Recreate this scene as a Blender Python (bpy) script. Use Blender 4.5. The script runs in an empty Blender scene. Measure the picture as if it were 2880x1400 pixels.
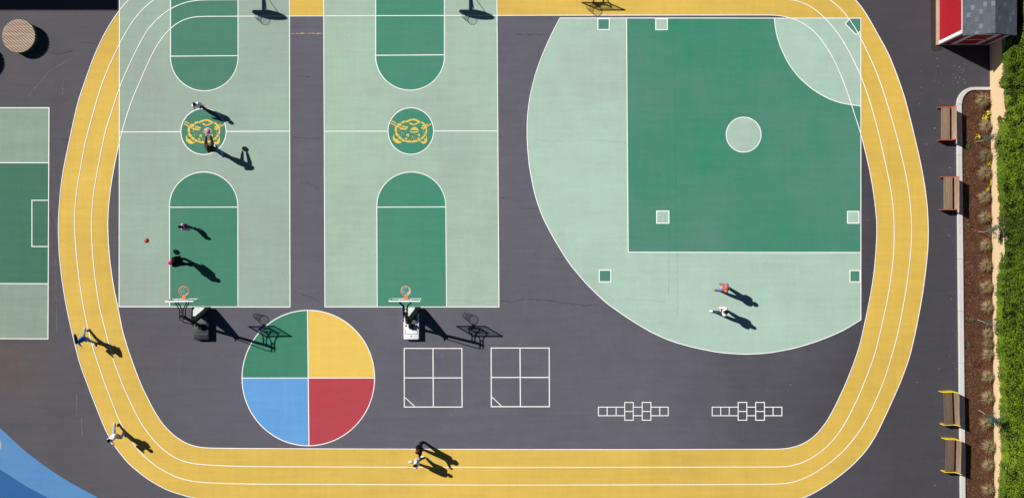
import bpy, bmesh, math, random
from mathutils import Vector, Matrix
from mathutils.geometry import tessellate_polygon
import numpy as np

random.seed(7)
rng = np.random.default_rng(7)
C = bpy.context.scene.collection
R = math.radians

# ------------------------------------------------------------------ camera, world, sun, exposure
S = 55.0            # ground plan: 55 plan units to the metre (seen straight down)
CAMH = 53.9
cam = bpy.data.cameras.new('camera'); camo = bpy.data.objects.new('camera', cam); C.objects.link(camo)
camo.location = (0, 0, CAMH); camo.rotation_euler = (0, 0, 0)
cam.sensor_width = 36.0; cam.lens = 36.0 * CAMH / (2880 / S); cam.clip_end = 1500.0
bpy.context.scene.camera = camo

LIGHT = Vector((57, -29, -55)).normalized()
w = bpy.data.worlds.new('World'); bpy.context.scene.world = w; w.use_nodes = True
nt = w.node_tree; bg = nt.nodes['Background']
sky = nt.nodes.new('ShaderNodeTexSky'); sky.sky_type = 'NISHITA'; sky.sun_disc = False
sky.sun_elevation = math.asin(-LIGHT.z); sky.sun_rotation = math.atan2(-LIGHT.x, -LIGHT.y)
sky.air_density = 1.0; sky.dust_density = 0.1; sky.ozone_density = 1.0; sky.altitude = 6500
nt.links.new(sky.outputs[0], bg.inputs['Color']); bg.inputs['Strength'].default_value = 0.05
sl = bpy.data.lights.new('sun', 'SUN'); so = bpy.data.objects.new('sun', sl); C.objects.link(so)
sl.energy = 5.0; sl.angle = R(0.53); sl.color = (1.0, 0.965, 0.90)
so.rotation_euler = LIGHT.to_track_quat('-Z', 'Y').to_euler(); so.location = (-30, 15, 40)
vs = bpy.context.scene.view_settings
vs.view_transform = 'Standard'; vs.look = 'None'; vs.exposure = 0.38; vs.gamma = 1.0

# ------------------------------------------------------------------ helpers
def P(px, py, z=0.0):                       # ground plan -> metres
    return Vector(((px - 1440) / S, (700 - py) / S, z))
def Q(px, py, h):                           # plan point under something seen at height h
    k = CAMH / (CAMH - h)
    return Vector(((px - 1440) / S / k, (700 - py) / S / k, h))

def srgb(*c):
    if len(c) == 1:
        s = c[0].lstrip('#'); c = [int(s[i:i+2], 16) for i in (0, 2, 4)]
    return tuple(((v/255)/12.92 if v/255 <= .04045 else ((v/255+.055)/1.055)**2.4) for v in c)

class NB:
    def __init__(s, name):
        s.m = bpy.data.materials.new(name); s.m.use_nodes = True
        s.t = s.m.node_tree; s.b = s.t.nodes['Principled BSDF']; s.tc = s.t.nodes.new('ShaderNodeTexCoord')
    def n(s, typ, **kw):
        x = s.t.nodes.new(typ)
        for k, v in kw.items(): setattr(x, k, v)
        return x
    def l(s, a, b): s.t.links.new(a, b)
    def mapped(s, scale=(1, 1, 1), rot=(0, 0, 0), loc=(0, 0, 0), src='Object'):
        mp = s.n('ShaderNodeMapping'); mp.inputs['Scale'].default_value = scale; mp.inputs['Rotation'].default_value = rot
        mp.inputs['Location'].default_value = loc
        s.l(s.tc.outputs[src], mp.inputs['Vector']); return mp.outputs[0]
    def noise(s, vec, scale, detail=4, rough=.55):
        x = s.n('ShaderNodeTexNoise'); x.inputs['Scale'].default_value = scale; x.inputs['Detail'].default_value = detail
        x.inputs['Roughness'].default_value = rough
        if vec is not None: s.l(vec, x.inputs['Vector'])
        return x.outputs['Fac']
    def ramp(s, fac, a, b, va=0.0, vb=1.0):
        x = s.n('ShaderNodeMapRange'); x.clamp = True
        s.l(fac, x.inputs['Value'])
        for k, v in zip(('From Min', 'From Max', 'To Min', 'To Max'), (a, b, va, vb)): x.inputs[k].default_value = v
        return x.outputs[0]
    def mix(s, fac, a, b, mode='MIX'):
        x = s.n('ShaderNodeMix'); x.data_type = 'RGBA'; x.blend_type = mode
        if isinstance(fac, (int, float)): x.inputs[0].default_value = fac
        else: s.l(fac, x.inputs[0])
        for i, v in ((6, a), (7, b)):
            if isinstance(v, tuple): x.inputs[i].default_value = (*v[:3], 1)
            else: s.l(v, x.inputs[i])
        return x.outputs[2]
    def mulv(s, col, val):                   # multiply colour by a scalar socket
        x = s.n('ShaderNodeVectorMath', operation='SCALE'); s.l(col, x.inputs[0]); s.l(val, x.inputs['Scale'])
        return x.outputs[0]
    def math(s, op, a, b=None):
        x = s.n('ShaderNodeMath', operation=op)
        for i, v in enumerate((a, b)):
            if v is None: continue
            if isinstance(v, (int, float)): x.inputs[i].default_value = v
            else: s.l(v, x.inputs[i])
        return x.outputs[0]
    def bump(s, h, strength=.3, dist=.01):
        x = s.n('ShaderNodeBump'); x.inputs['Strength'].default_value = strength; x.inputs['Distance'].default_value = dist
        s.l(h, x.inputs['Height']); s.l(x.outputs[0], s.b.inputs['Normal'])
    def out(s, col, rough=.7, spec=.3, metal=0.0):
        if isinstance(col, tuple): s.b.inputs['Base Color'].default_value = (*col, 1)
        else: s.l(col, s.b.inputs['Base Color'])
        s.b.inputs['Roughness'].default_value = rough; s.b.inputs['Specular IOR Level'].default_value = spec
        s.b.inputs['Metallic'].default_value = metal
        return s.m

G = 0.66     # measured picture value -> surface colour
def alb(h): return tuple(v * G for v in srgb(h))

def paint(name, col, worn, wear=.7, streak=.07, seed=0.0, speck=.3, grit=.05, dustc=None):
    b = NB(name); o = b.mapped(loc=(seed, seed * 1.7, 0))
    big = b.ramp(b.noise(o, .13, 3, .55), .38, .62)
    mid = b.ramp(b.noise(o, .75, 7, .68), .36, .66)
    f = b.math('MULTIPLY', b.math('ADD', b.math('MULTIPLY', big, .62), b.math('MULTIPLY', mid, .38)), wear)
    c = b.mix(f, col, worn)
    # roller laps run across the slope, brush laps the other way
    st = b.ramp(b.noise(b.mapped((.16, 2.4, 1), loc=(seed, 0, 0)), 1.5, 5, .62), .3, .7, 1 - streak, 1 + streak)
    st2 = b.ramp(b.noise(b.mapped((2.6, .22, 1), loc=(0, seed, 0)), 1.3, 4, .6), .3, .7, 1 - streak*.6, 1 + streak*.6)
    fine = b.ramp(b.noise(o, 9, 5, .8), .3, .7, 1 - grit, 1 + grit)
    k = b.math('MULTIPLY', b.math('MULTIPLY', st, st2), fine)
    # scuffs and foot traffic: irregular dull smears
    blot = b.ramp(b.noise(o, 1.3, 8, .78), .57, .76, 1, 1 - speck)
    scf = b.ramp(b.noise(b.mapped((1.1, 3.4, 1), rot=(0, 0, .4), loc=(seed, 3, 0)), 1.9, 7, .75), .62, .75, 1, 1 - speck * .9)
    pale = b.ramp(b.noise(b.mapped((2.2, .8, 1), rot=(0, 0, -.3), loc=(3, seed, 0)), 1.4, 7, .75), .63, .78, 1, 1 + speck * .7)
    k = b.math('MULTIPLY', k, b.math('MULTIPLY', blot, b.math('MULTIPLY', scf, pale)))
    v = b.n('ShaderNodeTexVoronoi'); v.inputs['Scale'].default_value = 1.15; b.l(o, v.inputs['Vector'])
    dot = b.ramp(v.outputs['Distance'], .018, .04, .62, 1.0)
    sep = b.n('ShaderNodeSeparateColor'); b.l(v.outputs['Color'], sep.inputs[0])
    sel = b.math('GREATER_THAN', sep.outputs[0], .55)
    dot = b.math('ADD', b.math('MULTIPLY', sel, dot), b.math('SUBTRACT', 1.0, sel))
    k = b.math('MULTIPLY', k, dot)
    c = b.mulv(c, k)
    b.bump(b.noise(o, 60, 3, .7), .25, .004)
    return b.out(c, .78, .25)

def plain(name, col, rough=.6, spec=.3, var=.08, scale=14, metal=0.0):
    b = NB(name); o = b.mapped()
    k = b.ramp(b.noise(o, scale, 4, .6), .25, .75, 1 - var, 1 + var)
    rgb = b.n('ShaderNodeRGB'); rgb.outputs[0].default_value = (*col, 1)
    return b.out(b.mulv(rgb.outputs[0], k), rough, spec, metal)

def link(o, parent=None):
    C.objects.link(o)
    if parent is not None: o.parent = parent
    return o
def tag(o, label=None, cat=None, group=None, kind=None):
    if label: o['label'] = label
    if cat: o['category'] = cat
    if group: o['group'] = group
    if kind: o['kind'] = kind
    return o
def thing(name, label, cat, loc, rz=0.0, group=None):
    o = bpy.data.objects.new(name, None); o.location = loc; o.rotation_euler = (0, 0, rz)
    o.empty_display_size = .2
    return tag(link(o), label, cat, group)

class MB:
    def __init__(s): s.v = []; s.f = []; s.mi = []; s.m = 0
    def add(s, vs, fs):
        n = len(s.v); s.v += [tuple(v) for v in vs]; s.f += [tuple(i + n for i in f) for f in fs]; s.mi += [s.m] * len(fs); return s
    def box(s, c, d, rz=0.0, bev=0.0, M=None):
        bm = bmesh.new(); bmesh.ops.create_cube(bm, size=1.0)
        bmesh.ops.scale(bm, vec=d, verts=bm.verts)
        if bev: bmesh.ops.bevel(bm, geom=bm.edges[:], offset=bev, segments=2, affect='EDGES', profile=.5)
        X = (M if M is not None else Matrix.Translation(c) @ Matrix.Rotation(rz, 4, 'Z'))
        bm.verts.index_update()
        s.add([X @ v.co for v in bm.verts], [[v.index for v in f.verts] for f in bm.faces]); bm.free(); return s
    def bar(s, a, b, wx, wy, up=(0, 0, 1)):   # rectangular bar a -> b
        a, b = Vector(a), Vector(b); d = (b - a); L = d.length; z = d.normalized(); u = Vector(up)
        x = z.cross(u)
        if x.length < 1e-4: x = z.cross(Vector((0, 1, 0)))
        x.normalize(); y = x.cross(z)
        M = Matrix((( x.x, y.x, z.x, 0), (x.y, y.y, z.y, 0), (x.z, y.z, z.z, 0), (0, 0, 0, 1)))
        return s.box(None, (wx, wy, L), M=Matrix.Translation((a + b) / 2) @ M)
    def tube(s, pts, r, n=8, closed=False, caps=True):
        pts = [Vector(p) for p in pts]; N = len(pts); rs = r if isinstance(r, (list, tuple)) else [r] * N
        vs = []; prev = None
        for i, p in enumerate(pts):
            a = pts[(i - 1) % N] if (closed or i > 0) else p
            c = pts[(i + 1) % N] if (closed or i < N - 1) else p
            t = (c - a).normalized()
            if prev is None:
                u = t.orthogonal().normalized()
            else:
                u = prev - t * prev.dot(t); u.normalize()
            prev = u; w_ = t.cross(u)
            for k in range(n):
                q = 2 * math.pi * k / n; vs.append(p + (u * math.cos(q) + w_ * math.sin(q)) * rs[i])
        fs = []
        for i in range(N if closed else N - 1):
            j = (i + 1) % N
            for k in range(n):
                l_ = (k + 1) % n; fs.append((i*n + k, i*n + l_, j*n + l_, j*n + k))
        if caps and not closed:
            fs.append(tuple(range(n))[::-1]); fs.append(tuple((N-1)*n + k for k in range(n)))
        return s.add(vs, fs)
    def ball(s, c, rad, nu=16, nv=10, M=None):
        vs = []; fs = []
        r = rad if isinstance(rad, (tuple, list)) else (rad,) * 3
        for i in range(nv + 1):
            th = math.pi * i / nv
            for j in range(nu):
                ph = 2 * math.pi * j / nu
                p = Vector((r[0]*math.sin(th)*math.cos(ph), r[1]*math.sin(th)*math.sin(ph), r[2]*math.cos(th)))
                vs.append((M @ p if M is not None else p) + Vector(c))
        for i in range(nv):
            for j in range(nu):
                k = (j + 1) % nu; fs.append((i*nu + j, (i+1)*nu + j, (i+1)*nu + k, i*nu + k))
        return s.add(vs, fs)
    def prism(s, poly, f, t0, t1):           # poly in 2D, f(u, v, t) -> 3D
        n = len(poly)
        vs = [f(u, v, t0) for u, v in poly] + [f(u, v, t1) for u, v in poly]
        fs = [tuple(range(n))[::-1], tuple(range(n, 2*n))] + [(i, (i+1) % n, n + (i+1) % n, n + i) for i in range(n)]
        return s.add(vs, fs)
    def cyl(s, c, r0, r1, h, n=40):
        vs = []
        for z, r in ((0, r0), (h, r1)):
            for k in range(n):
                a = 2*math.pi*k/n; vs.append((c[0] + r*math.cos(a), c[1] + r*math.sin(a), c[2] + z))
        fs = [(k, (k+1) % n, n + (k+1) % n, n + k) for k in range(n)] + [tuple(range(n))[::-1], tuple(range(n, 2*n))]
        return s.add(vs, fs)
    def build(s, name, mat, parent=None, smooth=False):
        me = bpy.data.meshes.new(name); me.from_pydata(s.v, [], s.f)
        mats = mat if isinstance(mat, list) else [mat]
        for m_ in mats: me.materials.append(m_)
        if len(mats) > 1: me.polygons.foreach_set('material_index', s.mi)
        bm = bmesh.new(); bm.from_mesh(me); bmesh.ops.recalc_face_normals(bm, faces=bm.faces[:]); bm.to_mesh(me); bm.free()
        if smooth:
            me.polygons.foreach_set('use_smooth', [True] * len(me.polygons))
            try: me.set_sharp_from_angle(angle=R(40))
            except Exception: pass
        return link(bpy.data.objects.new(name, me), parent)

def spline(pts, step=8.0, sigma=18.0, closed=False):
    """resample a traced plan line and take out the hand wobble"""
    p = np.array(pts, float)
    if closed: p = np.vstack([p, p[:1]])
    d = np.r_[0, np.cumsum(np.hypot(*np.diff(p, axis=0).T))]
    n = max(4, int(d[-1] / step)); t = np.linspace(0, d[-1], n + 1)
    q = np.c_[np.interp(t, d, p[:, 0]), np.interp(t, d, p[:, 1])]
    k = int(3 * sigma / step)
    if k >= 1 and len(q) > 2 * k + 2:
        ker = np.exp(-.5 * (np.arange(-k, k + 1) * step / sigma) ** 2); ker /= ker.sum()
        if closed:
            q = q[:-1]; e = np.vstack([q[-k:], q, q[:k]])
        else:
            e = np.vstack([2*q[0] - q[k:0:-1], q, 2*q[-1] - q[-2:-k-2:-1]])
        q = np.c_[np.convolve(e[:, 0], ker, 'valid'), np.convolve(e[:, 1], ker, 'valid')]
    elif closed: q = q[:-1]
    return [tuple(a) for a in q]

def strip(mb, pts, width, z, closed=False, jit=0.0):
    """flat painted line with mitred joints; pts in plan units, width in metres"""
    p = [Vector(P(*a)).to_2d() for a in pts]; n = len(p); L = []; Rr = []; z = z * .5
    for i in range(n):
        a = p[i-1] if (closed or i > 0) else None; c = p[(i+1) % n] if (closed or i < n-1) else None
        d0 = (p[i] - a).normalized() if a is not None else None; d1 = (c - p[i]).normalized() if c is not None else None
        if d0 is None: d0 = d1
        if d1 is None: d1 = d0
        n0 = Vector((-d0.y, d0.x)); n1 = Vector((-d1.y, d1.x)); m = (n0 + n1)
        m = m.normalized() if m.length > 1e-6 else n0
        w_ = width[i] if isinstance(width, (list, tuple)) else width
        h = w_ / 2 / max(.35, m.dot(n0))
        if jit: h *= 1 + random.uniform(-jit, jit)
        L.append(p[i] + m * h); Rr.append(p[i] - m * h)
    vs = [(q.x, q.y, z) for q in L] + [(q.x, q.y, z) for q in Rr]
    fs = [(i, n + i, n + (i+1) % n, (i+1) % n) for i in range(n if closed else n - 1)]
    return mb.add(vs, fs)

def fill(mb, loops, z):
    """filled flat area; first loop outer, others holes"""
    L3 = [[Vector((*P(*a).to_2d(), 0)) for a in lp] for lp in loops]; z = z * .5
    flat = [v for lp in L3 for v in lp]
    tris = tessellate_polygon(L3)
    fs = []
    for t in tris:
        a, b_, c = (flat[i] for i in t)
        fs.append(t if (b_ - a).cross(c - a).z > 0 else t[::-1])
    return mb.add([(v.x, v.y, z) for v in flat], fs)

def arc(cx, cy, rx, ry, a0, a1, n=48):       # degrees, plan (y down)
    return [(cx + rx*math.cos(R(a0 + (a1-a0)*i/n)), cy + ry*math.sin(R(a0 + (a1-a0)*i/n))) for i in range(n + 1)]
def ring_pts(cx, cy, rx, ry, n=96): return arc(cx, cy, rx, ry, 0, 360, n)[:-1]
def surf(name, mb, mat):
    o = mb.build(name, mat); o['kind'] = 'structure'; return o
def sheet(name, loops, z, mat): return surf(name, fill(MB(), loops, z), mat)

# ------------------------------------------------------------------ materials
def asphalt_mat():
    b = NB('asphalt'); o = b.mapped()
    big = b.ramp(b.noise(o, .12, 4, .6), .35, .65); mid = b.ramp(b.noise(o, .8, 6, .65), .35, .65)
    c = b.mix(b.math('MULTIPLY', big, .6), alb('#6b6b77'), alb('#64626b'))
    # lens falloff painted into the asphalt: darker to the east, broken up by noise
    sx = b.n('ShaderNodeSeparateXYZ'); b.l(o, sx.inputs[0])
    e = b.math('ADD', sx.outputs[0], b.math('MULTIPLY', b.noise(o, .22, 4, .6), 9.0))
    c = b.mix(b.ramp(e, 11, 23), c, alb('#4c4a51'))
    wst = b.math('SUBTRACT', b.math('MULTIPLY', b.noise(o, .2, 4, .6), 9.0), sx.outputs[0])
    c = b.mix(b.ramp(wst, 15, 27), c, alb('#5d5a61'))  # same lens falloff painted in towards the west
    # brown dirt washed off the planting at the west side
    vd = b.n('ShaderNodeVectorMath', operation='DISTANCE'); b.l(o, vd.inputs[0]); vd.inputs[1].default_value = (-25.6, -5.9, 0)
    dd = b.math('ADD', vd.outputs['Value'], b.math('MULTIPLY', b.noise(o, .7, 6, .65), 2.4))
    c = b.mix(b.ramp(dd, 1.3, 4.0, .55, 0), c, alb('#6a5a50'))
    st = b.ramp(b.noise(b.mapped((.2, 2.6, 1)), 1.3, 5, .6), .3, .7, .94, 1.06)
    st2 = b.ramp(b.noise(b.mapped((2.2, .25, 1), rot=(0, 0, .25)), .9, 5, .6), .62, .8, 1.0, 1.13)
    k = b.math('MULTIPLY', b.math('MULTIPLY', st, st2), b.ramp(mid, 0, 1, .95, 1.05))
    k = b.math('MULTIPLY', k, b.ramp(b.noise(o, 11, 5, .85), .3, .7, .90, 1.10))
    k = b.math('MULTIPLY', k, b.math('MULTIPLY', b.ramp(b.noise(o, 1.2, 8, .75), .58, .78, 1, .80), b.ramp(b.noise(b.mapped(loc=(7, 3, 0)), .55, 8, .72), .56, .74, 1, 1.12)))
    v = b.n('ShaderNodeTexVoronoi'); v.inputs['Scale'].default_value = 1.3; b.l(o, v.inputs['Vector'])
    sep = b.n('ShaderNodeSeparateColor'); b.l(v.outputs['Color'], sep.inputs[0])
    sel = b.math('GREATER_THAN', sep.outputs[1], .8)
    chip = b.math('MULTIPLY', sel, b.ramp(v.outputs['Distance'], .03, .05, 1, 0))
    c = b.mix(b.math('MULTIPLY', chip, .5), b.mulv(c, k), alb('#a9a7a6'))
    b.bump(b.noise(o, 70, 3, .8), .4, .006)
    return b.out(c, .85, .25)

M = {}
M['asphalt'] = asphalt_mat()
M['yellow'] = paint('yellow_paint', alb('#f2ca5e'), alb('#dcb955'), .9, .05, 1.0, .17)
M['yellow_b'] = paint('bright_yellow_paint', alb('#fed668'), alb('#f2cb60'), .7, .04, 2.0, .14)
M['emblem'] = paint('emblem_yellow_paint', alb('#ffd95e'), alb('#fcd05c'), .5, .03, 30.0, .06)
M['light_l'] = paint('pale_green_paint_west', alb('#a8c6b2'), alb('#a3b1a6'), .95, .04, 3.0, .12)  # west greens duller than the field: wear plus lens darkening in the paint
M['light_m'] = paint('pale_green_paint_middle', alb('#b2d2bc'), alb('#acbfb0'), .95, .04, 4.0, .11)
M['light_r'] = paint('pale_green_paint_field', alb('#bbdccb'), alb('#b2c8ba'), .95, .035, 5.0, .10)
M['dark_l'] = paint('green_paint_west', alb('#438d70'), alb('#58897a'), .75, .045, 6.0, .12)
M['dark_m'] = paint('green_paint_middle', alb('#3d9678'), alb('#5a9180'), .75, .045, 7.0, .12)
M['dark_r'] = paint('green_paint_infield', alb('#3b9274'), alb('#5e9181'), 1.0, .045, 8.0, .12)
M['light_w'] = paint('pale_green_paint_far_west', alb('#92b09b'), alb('#97a698'), .9, .07, 9.0, .12)
M['dark_w'] = paint('green_paint_far_west', alb('#3f7a62'), alb('#4d7a67'), .8, .06, 10.0, .12)
M['circle_g'] = paint('wheel_green_paint', alb('#3c8a6e'), alb('#4a9077'), .7, .05, 11.0, .13)
M['circle_b'] = paint('wheel_blue_paint', alb('#63a8ea'), alb('#76b2ea'), .7, .05, 12.0, .13)
M['circle_r'] = paint('wheel_red_paint', alb('#c4434f'), alb('#bf525c'), .7, .05, 13.0, .13)
M['blue_l'] = paint('light_blue_paint', alb('#5b95d0'), alb('#6796c6'), .8, .05, 14.0, .13)
M['blue_d'] = paint('blue_paint', alb('#2667a8'), alb('#2f6ba4'), .7, .05, 15.0, .13)
M['white'] = paint('white_line_paint', (.84, .83, .82), (.66, .65, .63), .85, .03, 16.0, .26, .07)
M['cream'] = paint('cream_paint', alb('#c9c3b8'), alb('#bdb6aa'), .5, .03, 17.0, .1)
def faded_mat():
    b = NB('faded_yellow_paint'); o = b.mapped()
    f = b.ramp(b.noise(b.mapped((1.2, 5, 1)), 4, 4, .7), .42, .62)
    return b.out(b.mix(f, alb('#6b676f'), alb('#e2bd5a')), .8, .2)
M['faded'] = faded_mat()
M['crack'] = plain('crack_dirt', (.028, .028, .03), .95, .05, .3, 6)
M['crack_g'] = plain('crack_in_green', (.045, .16, .11), .95, .05, .3, 6)
M['crack_l'] = plain('crack_in_pale_green', (.20, .28, .23), .95, .05, .3, 6)
M['seam'] = plain('pale_scratched_seam', alb('#858287'), .9, .1, .3, 6)
M['concrete'] = paint('kerb_concrete', (.50, .48, .47), (.43, .42, .41), .8, .03, 18.0, .1)
M['patch'] = paint('rough_patch', (.016, .015, .013), (.032, .030, .027), .9, .05, 19.0, .3, .25)
M['orange'] = plain('orange_enamel', (.62, .085, .025), .4, .4, .05)
M['bench_yellow'] = plain('yellow_enamel', (.92, .66, .008), .4, .4, .05)
M['rim'] = plain('rim_orange', (.85, .16, .06), .45, .4, .05)
M['white_plastic'] = plain('white_plastic', (.72, .73, .75), .45, .4, .06, 3)
M['grey_plastic'] = plain('dark_grey_plastic', (.026, .028, .036), .5, .4, .2, 3)
M['mid_plastic'] = plain('mid_grey_plastic', (.11, .11, .125), .5, .3, .2, 3)
M['black'] = plain('black_metal', (.005, .005, .006), .5, .15, .15)
M['pad_dark'] = plain('dark_vinyl_pad', (.008, .011, .010), .55, .15, .2, 6)
M['label_w'] = plain('pale_decal', (.66, .69, .70), .5, .3, .08, 5)
M['net'] = plain('net_cord', (.78, .77, .74), .8, .1, .05)
M['board_frame'] = plain('white_frame', (.80, .80, .79), .4, .4, .03)
def glass_mat():
    b = NB('acrylic_sheet'); t = b.n('ShaderNodeBsdfTransparent'); t.inputs[0].default_value = (.80, .84, .84, 1)
    g = b.n('ShaderNodeBsdfGlossy'); g.inputs['Roughness'].default_value = .05
    mx = b.n('ShaderNodeMixShader'); mx.inputs[0].default_value = .06
    b.l(t.outputs[0], mx.inputs[1]); b.l(g.outputs[0], mx.inputs[2])
    b.l(mx.outputs[0], b.t.nodes['Material Output'].inputs['Surface']); return b.m
M['glass'] = glass_mat()
def wood_mat(name, c1, c2, along='y'):
    b = NB(name); sc = (14, 1.0, 6) if along == 'y' else (1.0, 14, 6)
    f = b.ramp(b.noise(b.mapped(sc), 3, 6, .65), .3, .7)
    f2 = b.ramp(b.noise(b.mapped((9, .3, 1) if along == 'y' else (.3, 9, 1)), 1.5, 2, .5), .35, .65)
    c = b.mix(f, c1, c2); c = b.mulv(c, b.ramp(f2, 0, 1, .8, 1.2))
    b.bump(f, .3, .004); return b.out(c, .75, .2)
M['wood'] = wood_mat('weathered_slats', (.26, .18, .12), (.165, .11, .073))
M['wood_dark'] = wood_mat('darker_slats', (.155, .10, .068), (.082, .053, .037))
M['wood_back'] = wood_mat('reddish_slats', (.34, .225, .155), (.23, .145, .10))
M['deck'] = wood_mat('pale_deck_wood', (.40, .30, .22), (.30, .22, .165), 'x')
M['drum'] = plain('green_drum', (.025, .10, .05), .5, .3, .1)
M['deck_gap'] = plain('deck_gap', (.05, .025, .015), .9, .1, .1)
def siding_mat():
    b = NB('red_siding'); o = b.mapped()
    w_ = b.n('ShaderNodeTexWave'); w_.wave_type = 'BANDS'; w_.bands_direction = 'Z'; w_.wave_profile = 'SAW'
    w_.inputs['Scale'].default_value = 1.35; b.l(o, w_.inputs['Vector'])
    c = b.mix(b.ramp(b.noise(b.mapped((1, .6, 3)), 4, 5, .6), .3, .7), (.37, .007, .018), (.31, .007, .015))
    b.bump(w_.outputs['Fac'], .5, .02); return b.out(c, .55, .3)
M['siding'] = siding_mat()
M['trim'] = plain('white_trim', (.80, .80, .80), .5, .3, .03)
M['shed_base'] = paint('pale_concrete_footing', (.50, .36, .25), (.36, .25, .18), .9, .03, 20.0, .3, .15)
def shingle_mat():
    b = NB('asphalt_shingles'); mp = b.mapped(rot=(0, 0, R(90)))
    br = b.n('ShaderNodeTexBrick'); br.offset = .5; br.squash = 1.0
    b.l(mp, br.inputs['Vector'])
    br.inputs['Color1'].default_value = (0, 0, 0, 1); br.inputs['Color2'].default_value = (1, 1, 1, 1)
    br.inputs['Mortar'].default_value = (.1, .1, .1, 1); br.inputs['Scale'].default_value = 1.0
    br.inputs['Mortar Size'].default_value = .004; br.inputs['Bias'].default_value = 0
    br.inputs['Brick Width'].default_value = .23; br.inputs['Row Height'].default_value = .165
    c = b.mix(b.ramp(br.outputs['Color'], .1, .5), (.066, .074, .094), (.080, .089, .112))
    c = b.mix(b.ramp(br.outputs['Color'], .90, .97), c, (.135, .148, .175))
    c = b.mulv(c, b.ramp(b.noise(b.mapped(), 50, 3, .7), .25, .75, .85, 1.15))
    b.bump(br.outputs['Fac'], .5, .01); return b.out(c, .85, .2)
M['shingle'] = shingle_mat()
M['wall'] = paint('sand_render', (.66, .48, .29), (.60, .43, .26), .7, .03, 21.0, .1)
M['wall_cap'] = paint('grey_cap', (.36, .35, .33), (.30, .29, .28), .7, .03, 22.0, .1)
def mulch_mat():
    b = NB('mulch'); o = b.mapped()
    f = b.ramp(b.noise(o, 22, 5, .75), .3, .7); f2 = b.ramp(b.noise(o, 1.6, 4, .6), .35, .65)
    c = b.mix(f, (.04, .019, .011), (.16, .078, .045)); c = b.mulv(c, b.ramp(f2, 0, 1, .75, 1.2))
    b.bump(f, 1.0, .03); return b.out(c, .95, .05)
M['mulch'] = mulch_mat()
def tinted(name, stops, rough=.6, spec=.25):
    b = NB(name); a = b.n('ShaderNodeAttribute'); a.attribute_name = 'tint'
    r_ = b.n('ShaderNodeValToRGB'); b.l(a.outputs['Fac'], r_.inputs[0])
    el = r_.color_ramp.elements
    while len(el) < len(stops): el.new(.5)
    for e, (p_, c) in zip(el, stops): e.position = p_; e.color = (*c, 1)
    m = b.out(r_.outputs[0], rough, spec)
    return m
M['chips'] = tinted('bark_chips', [(0, (.035, .017, .010)), (.5, (.14, .065, .036)), (.85, (.25, .13, .08)), (1, (.46, .31, .21))], .9, .1)
M['hedge'] = tinted('hedge_leaves', [(0, (.018, .032, .004)), (.35, (.055, .092, .005)), (.7, (.110, .172, .007)), (1, (.200, .265, .016))], .6, .12)
M['hedge_shade_core'] = plain('hedge_gap_shade', (.006, .009, .003), .9, .05, .3, 8)  # near-black so the sheet under the leaves paints shade into the gaps
M['grass'] = tinted('dry_grass', [(0, (.085, .075, .03)), (.5, (.23, .17, .09)), (1, (.40, .31, .18))], .7, .15)
M['sapling'] = tinted('sapling_leaves', [(0, (.020, .05, .028)), (.6, (.055, .10, .06)), (1, (.12, .17, .10))], .5, .3)
M['weed'] = tinted('weed_leaves', [(0, (.03, .07, .015)), (1, (.10, .18, .04))], .6, .2)
M['petal'] = tinted('yellow_petals', [(0, (.62, .52, .01)), (1, (.85, .78, .05))], .6, .2)
M['bark'] = plain('pale_bark', (.33, .29, .26), .8, .1, .2)
M['litter'] = tinted('fallen_leaves', [(0, (.16, .07, .03)), (.5, (.33, .24, .08)), (1, (.55, .50, .42))], .8, .1)

# ------------------------------------------------------------------ ground and painted surfaces
LW = .043
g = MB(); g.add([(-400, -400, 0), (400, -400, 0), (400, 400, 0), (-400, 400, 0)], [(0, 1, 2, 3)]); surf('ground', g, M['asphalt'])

L0 = [(800,-98),(640,-98),(520,-82),(440,-52),(395,-25),(360,0),(336,30),(321,50),(300,85),(281.5,120),(262,165),(246,210),(221.5,280),(207,340),(195,398),(180,468),(171,525),(164.4,615),(164,653),(167,720),(174.5,788),(187,863),(202,932),(225,1024),(259,1114),(296.5,1208),(319,1249),(360,1301.6),(413,1345),(469,1377),(540.5,1399),(620,1408),(760,1410),(1440,1412),(2100,1411),(2190,1409),(2261,1400),(2314,1371),(2359,1339),(2400,1305),(2437.8,1264),(2464,1222.8),(2498,1151.5),(2531.6,1076.4),(2558,1005),(2575,932),(2593.6,833),(2603,765),(2609.7,697.7),(2611,645),(2608,581),(2600,517.5),(2591,468),(2580.4,420.4),(2561.7,341.6),(2543,270),(2520,204.6),(2498,150),(2475,109),(2449,62),(2426.5,24.4),(2406,0),(2370,-35),(2320,-66),(2250,-88),(2150,-98),(1500,-98)]
L1 = [(800,-50),(620,-48),(540,-38),(480,-20),(430,0),(394,34),(370,64),(338,120),(308,184),(285,240),(263,315),(240,398),(227.5,468),(216,532.6),(210,596),(210,645),(214,705),(221.5,776.6),(234.6,863),(249,929),(263,982.6),(293,1072.6),(334,1178),(360,1226.5),(394,1271.6),(431.7,1305),(469,1328),(507,1345),(552,1354),(601,1357),(720,1360),(1100,1361.5),(1440,1362.8),(1800,1362),(2100,1361),(2197.5,1360),(2239,1354),(2284,1333.5),(2329,1305),(2370,1269.7),(2404,1230),(2430,1192.8),(2460,1132.7),(2486.6,1069),(2509,997.6),(2526.5,932),(2546.6,825),(2556,757.8),(2562.4,697.7),(2564,641.4),(2561.7,585),(2554,525),(2543,468),(2524,390),(2501.6,311.6),(2479,240),(2460,191.4),(2437.8,142.6),(2411.5,90),(2385,48.8),(2362.7,22.5),(2334.5,0),(2290,-26),(2235,-44),(2150,-50),(1500,-50)]
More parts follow.
